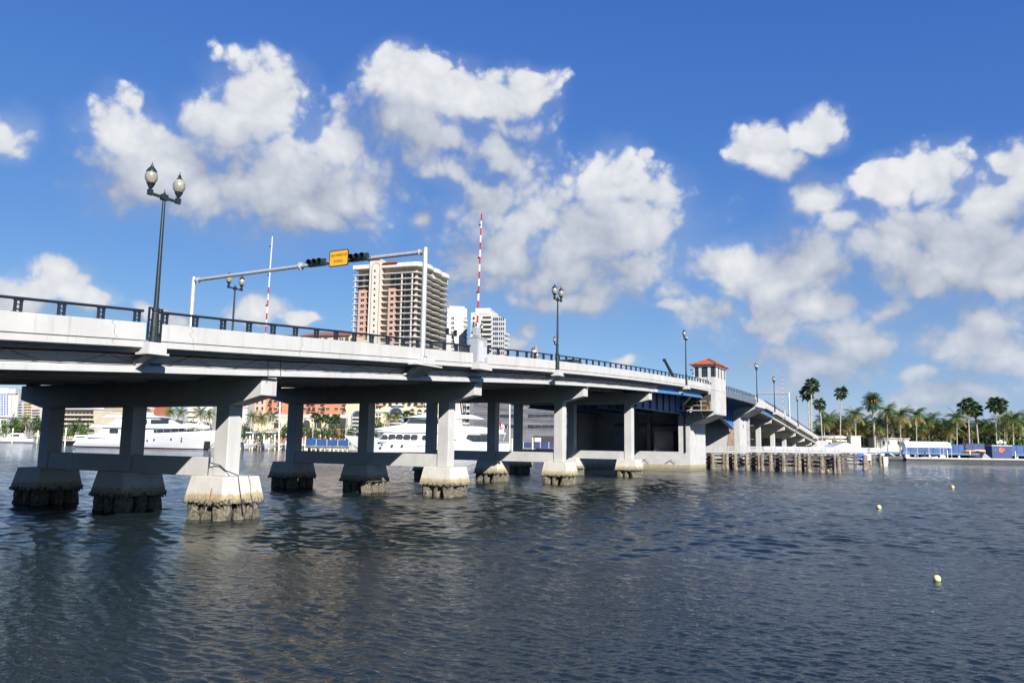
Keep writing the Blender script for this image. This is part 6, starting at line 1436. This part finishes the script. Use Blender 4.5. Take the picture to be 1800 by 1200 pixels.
def palm(label, px, py, Y, kind='coco', zb=1.5, crown=3.2, single=False, lean=0., group='palms on the right bank', tr=.16, base_px=None):
    """crown centre seen at px, py; trunk foot on the ground"""
    c = at(px, py, Y); b_ = at(base_px if base_px else px, 780, Y); foot = Vector((b_.x, Y, zb)); sd = int(px * 7 + py)
    o = thing('fan_palm' if kind == 'fan' else 'date_palm' if kind == 'date' else 'coconut_palm', label, 'palm', foot, group)
    mb = MB(); H = c.z - zb; n = 8
    mb.tube([(foot.x + (c.x - foot.x) * f ** 1.6, Y, zb + H * f) for f in [k / n for k in range(n + 1)]], [tr * (1.5 if k == 0 else 1.05 - .35 * k / n) for k in range(n + 1)], 7); mb.build('trunk', PALMT, o)
    sc = crown / {'coco': 3.2, 'fan': 2.0, 'date': 2.9}[kind]
    if single:
        for me, M in crown_parts(kind, sd):
            q = bpy.data.objects.new(me.name.split('.')[0], me); COL.objects.link(q); q.parent = o; q.matrix_local = Matrix.Translation(c - foot) @ Matrix.Scale(sc, 4) @ M
        if kind == 'date':
            mb = MB(); mb.ball(c - Vector((0, 0, .4)), .55, .55, .8, n=9, m=6); mb.build('boot', PALMT, o)
            for k in range(5): mb = MB(); a = R(-70 + k * 35); mb.tube([c, c + Vector((1.0 * math.sin(a), -1.3 * math.cos(a), .6)), c + Vector((1.3 * math.sin(a), -1.7 * math.cos(a), -.1))], [.05, .12, .18], 6); mb.build('fruit_stalk', OKY, o)
        if kind == 'fan': mb = MB(); mb.lathe(c - Vector((0, 0, 2.0 * sc)), [(.18, 0), (.5 * sc, 1.0 * sc), (.3, 2.0 * sc)], 8); mb.build('skirt', DEADF, o)
    else:
        key = (kind, sd % 5)
        if key not in CROWNS:
            parts = crown_parts(kind, sd % 5); g_ = [p for p in parts if p[0] not in CFY]; y_ = [p for p in parts if p[0] in CFY]
            CROWNS[key] = (mesh_of(join_crown(g_), 'crown', g_[0][0].materials[0]), mesh_of(join_crown(y_), 'old_fronds', FRONDY) if y_ else None)
        for me, nm in zip(CROWNS[key], ('crown', 'old_fronds')):
            if me is None: continue
            q = bpy.data.objects.new(nm, me); COL.objects.link(q); q.parent = o; q.matrix_local = Matrix.Translation(c - foot) @ Matrix.Rotation(sd, 4, 'Z') @ Matrix.Scale(sc, 4)
    if kind == 'coco':
        mb = MB()
        for k in range(5): mb.ball(c + Vector((.3 * math.cos(k * 1.3), .3 * math.sin(k * 1.3), -.3)), .17, n=6, m=4)
        q = mb.build('coconuts', FRONDY, o); q['kind'] = 'stuff'
    return o
S_ = dict(single=True)
palm('tallest fan palm of the pair at the foot of the bridge', 1426, 678, 200, 'fan', crown=2.3, tr=.20, base_px=1427, **S_)
palm('fan palm behind the tallest one, crown lower left', 1419.5, 692, 203, 'fan', crown=2.2, tr=.16, base_px=1424, **S_)
palm('shorter fan palm right of the pair at bridge foot', 1441, 711, 202, 'fan', crown=2.0, tr=.17, base_px=1446, **S_)
palm('lone slender fan palm standing above the tan house', 1479, 691, 204, 'fan', crown=2.0, tr=.16, base_px=1477, **S_)
palm('round date palm with orange fruit stalks in the middle of the bank', 1533, 706, 212, 'date', crown=3.3, tr=.34, base_px=1538, **S_)
palm('broad fan palm left of the navy kiosk', 1702, 714, 208, 'fan', crown=2.9, tr=.2, base_px=1704, **S_)
palm('fan palm partly behind the broad one, white trunk leaning right', 1714, 722, 212, 'fan', crown=2.3, tr=.24, base_px=1720, **S_)
palm('left one of the twin fan palms above the kiosk', 1749, 712, 208, 'fan', crown=2.5, tr=.16, base_px=1752, **S_)
palm('right one of the twin fan palms above the kiosk', 1758, 714, 210, 'fan', crown=2.5, tr=.16, base_px=1756, **S_)
for (x, y, Y, c, lab) in ((1504, 728, 208, 3.2, 'coconut palm right of the lone fan palm above the white shed'), (1560, 722, 210, 3.4, 'coconut palm with drooping fronds right of the date palm'), (1583, 730, 208, 3.6, 'wide coconut palm above the left end of the canopy'),
                          (1611, 729, 210, 3.3, 'coconut palm standing over the middle of the canopy'), (1682, 734, 206, 3.4, 'spreading coconut palm left of the broad fan palm'), (1781, 737, 206, 3.5, 'yellowing coconut palm right of the twin fan palms')):
    palm(lab, x, y, Y, 'coco', crown=c * 1.15, **S_)
LMK = [(1436, 'just right of the tall fan palm pair'), (1456, 'left of the tan house'), (1472, 'above the tan house'), (1492, 'between tan house and white shed'), (1508, 'above the white shed'), (1524, 'left of the date palm'), (1541, 'right at the date palm trunk'), (1556, 'above the left half of the white trailer'), (1574, 'above the right half of the white trailer'), (1590, 'above the left end of the canopy'), (1606, 'above the left half of the canopy'), (1624, 'above the canopy middle'), (1642, 'above the right half of the canopy'), (1656, 'above the right end of the canopy'), (1670, 'just right of the canopy'), (1684, 'above the bright blue fence'), (1700, 'left of the broad fan palm'), (1722, 'behind the white leaning trunk'), (1736, 'above the grey ramp'), (1752, 'above the left side of the kiosk'), (1768, 'above the right side of the kiosk'), (1784, 'just right of the kiosk'), (1802, 'near the right picture edge'), (3000, 'at the right picture edge')]
def lmk(x): return next(t for q, t in LMK if x < q)
GP = 'coconut palms massed on the right bank'
rp_ = random.Random(21); PX = [1449, 1459, 1466, 1489, 1518, 1545, 1571, 1597, 1633, 1646, 1622, 1664, 1671, 1694, 1727, 1740, 1766, 1793, 1806]
PY = [741, 735, 748, 741, 744, 742, 741, 748, 739, 750, 747, 750, 752, 749, 748, 752, 738, 748, 738]
for i, (x, y) in enumerate(zip(PX, PY)):
    palm('coconut palm in the middle row ' + lmk(x), x, y, 212 + (i * 5) % 12, 'coco', crown=3.7 + (i % 3) * .3, group=GP)
for i in range(27):
    x = 1440 + i * 13.6 + rp_.uniform(-4, 4); palm('low dense coconut palm in back row ' + lmk(x), x, 752 + rp_.uniform(-5, 6), 226 + rp_.uniform(0, 10), 'coco', crown=3.5 + rp_.uniform(-.3, .5), group='back row palms of the right bank')
GL = 'palms along the left marina'
for i, (x, y, Y, c, k, lab) in enumerate(((44, 738, 300, 3.2, 'coco', 'palm behind the white cruiser at far left'), (300, 724, 255, 2.6, 'coco', 'slim palm against sky right of the upper deck of big yacht'), (318, 724, 248, 2.8, 'coco', 'bushy palm right of the slim palm above yacht bow'), (352, 724, 246, 2.9, 'coco', 'yellow-green palm above the yacht bow'), (368, 728, 250, 2.8, 'coco', 'palm half hidden by the sunlit column'),
                                       (443, 733, 240, 2.9, 'coco', 'palm right of the sunlit column, left of a trio'), (460, 735, 236, 3.1, 'coco', 'golden palm in the middle of a trio before the peach wing'), (478, 733, 240, 2.9, 'coco', 'palm beside the white mast, right of a trio'), (556, 734, 250, 2.2, 'fan', 'small fan palm before the cream arcade'), (572, 736, 250, 2.0, 'fan', 'second small fan palm right of first before the arcade'), (589, 737, 246, 2.2, 'fan', 'fan palm before the dark garage opening'),
                                       (684, 732, 250, 2.6, 'coco', 'palm at the left foot of the large blue-trimmed arch'), (697, 731, 252, 2.6, 'coco', 'palm in front of the large blue-trimmed arch'), (716, 731, 256, 2.2, 'fan', 'small palm right of the large arch'), (728, 736, 256, 2.0, 'fan', 'small palm above the yacht wheelhouse'))):
    palm(lab, x, y, Y, k, crown=c, group=GL, tr=.14, single=(k == 'coco' and c > 2.8))
def leaf_mass(seed, n=520):
    r = random.Random(seed); mb = MB(); lobes = [(Vector((r.uniform(-.55, .55), r.uniform(-.5, .5), r.uniform(.25, .75))), r.uniform(.28, .45)) for k in range(9)]
    for k in range(n):
        c, q = r.choice(lobes); d = Vector((r.gauss(0, 1), r.gauss(0, 1), r.gauss(0, 1))).normalized(); p = c + d * q * r.uniform(.6, 1.05); p.z = max(p.z, .02)
        s = r.uniform(.05, .10); a = Vector((r.gauss(0, 1), r.gauss(0, 1), r.gauss(0, .6))).normalized(); b_ = a.cross(d).normalized(); nn_ = a.cross(b_)
        mb.poly([p - a * s, p + b_ * s * .7, p + a * s, p - b_ * s * .7])
    return mb
BM = [mesh_of(leaf_mass(k), 'crown', LEAF if k % 2 else LEAFD) for k in range(6)]
STM = MB().tube([(0, 0, 0), (.03, .02, .35), (0, 0, .7)], [.045, .035, .02], 6).mesh('stem'); STM.materials.append(PALMT)
def bush(label, x, ytop, Y, wpx, grp, zb=1.4, k=0, name='shrub', cat='shrub'):
    c = at(x, ytop, Y); h = max(1.0, (c.z - zb) * 1.12); w = wpx * 1.6 / FPX * Y / 2
    o = thing(name, label, cat, (c.x, Y, zb), grp); a = place('crown', BM[k % 6], o, (c.x, Y, zb), (0, 0, x * 1.7), (w * 1.05, min(w, 4.5), h)); place('stem', STM, o, (c.x, Y, zb), None, (w, w, h)); return o
for i, (x, yt, Y, w) in enumerate(((1440, 762, 225, 30), (1462, 760, 240, 34), (1486, 757, 246, 34), (1512, 758, 246, 34), (1538, 758, 246, 36), (1566, 757, 248, 36), (1592, 756, 246, 36), (1618, 758, 244, 36), (1642, 759, 246, 36), (1666, 760, 244, 34), (1688, 758, 244, 34), (1712, 757, 240, 36), (1738, 754, 240, 40), (1766, 756, 240, 40), (1794, 757, 240, 38), (1526, 768, 232, 26), (1606, 768, 232, 28), (1660, 770, 230, 26), (1420, 768, 226, 24))):
    bush(('broad dark tree' if i < 15 else 'low dark tree') + ' in the green mass ' + lmk(x), x, yt - 6, Y, w * 1.15, 'trees behind the palms', 1.4, i, 'broadleaf_tree', 'tree')
for i, (x, yt, Y, w) in enumerate(((1723, 768, 214, 22), (1738, 766, 214, 26), (1758, 770, 213, 22), (1786, 772, 212, 20), (1808, 770, 212, 24))):
    bush('glossy round shrub ' + lmk(x) + ' behind the fences', x, yt, Y, w, 'shrubs near the kiosk', 1.4, 1 + 2 * i)
for i, (x, yt, Y, w) in enumerate(((428, 748, 232, 14), (436, 750, 230, 14), (452, 756, 230, 14), (468, 757, 232, 14), (484, 756, 232, 14), (498, 752, 236, 16), (512, 748, 236, 16), (534, 741, 236, 16), (548, 750, 232, 14), (560, 752, 230, 14), (574, 750, 230, 16), (588, 751, 230, 16), (602, 752, 230, 16), (616, 752, 230, 14), (628, 748, 234, 14), (666, 740, 236, 26), (650, 744, 238, 20), (690, 752, 240, 18))):
    bush('round green shrub in the marina hedge ' + next(t for q, t in ((432, 'against the sunlit column'), (445, 'left of the golden palm'), (465, 'under the golden palm'), (490, 'left of the white mast'), (505, 'right of the white mast'), (540, 'left of the cream arcade'), (555, 'by the thin white pole'), (570, 'above the blue fence panels'), (585, 'below the dark garage opening'), (596, 'right of the garage opening'), (610, 'by the curved street light'), (622, 'above the second yacht bow'), (640, 'right of the second row column'), (657, 'above the yacht saloon windows'), (680, 'above the yacht foredeck'), (999, 'below the large arch')) if x < q), x, yt, Y, w, 'shrubs along the left marina', 1.4, i + i % 2)
for i, (x, yt, Y, w, lab) in enumerate(((62, 737, 300, 20, 'green tree left of the first dark column'), (38, 741, 306, 18, 'tree behind the white cruiser at far left'), (25, 732, 320, 16, 'tree below the white hotel'), (8, 742, 300, 12, 'tree at the left picture edge'), (136, 740, 300, 22, 'tree in front of the tan condominium'), (150, 748, 290, 16, 'low tree left of the yacht upper decks'), (312, 742, 262, 16, 'tree behind the foredeck of the big yacht'), (336, 740, 262, 20, 'leafy tree above the bow of the big yacht'), (362, 740, 262, 18, 'tree left of the sunlit column above the bow'), (118, 752, 290, 14, 'low tree behind the black-hulled boat'))):
    bush(lab, x, yt, Y, w, 'trees behind the left marina', 1.4, i, 'broadleaf_tree', 'tree')



# ------------------------------------------------------------------ labels: alike neighbours are told apart from left to right
same = {}
for o in SC.objects:
    if o.parent is None and o.get('label') and o.get('category') in ('palm', 'tree', 'shrub', 'piling'): same.setdefault(o['label'], []).append(o)
for lab, os_ in same.items():
    if len(os_) < 2: continue
    os_.sort(key=lambda o: math.atan2(o.location.x, o.location.y))
    for k, o in enumerate(os_):
        o['label'] = lab + ', ' + (('left', 'right') if len(os_) == 2 else ('left', 'middle', 'right', 'rightmost'))[min(k, 3)] + ' one'
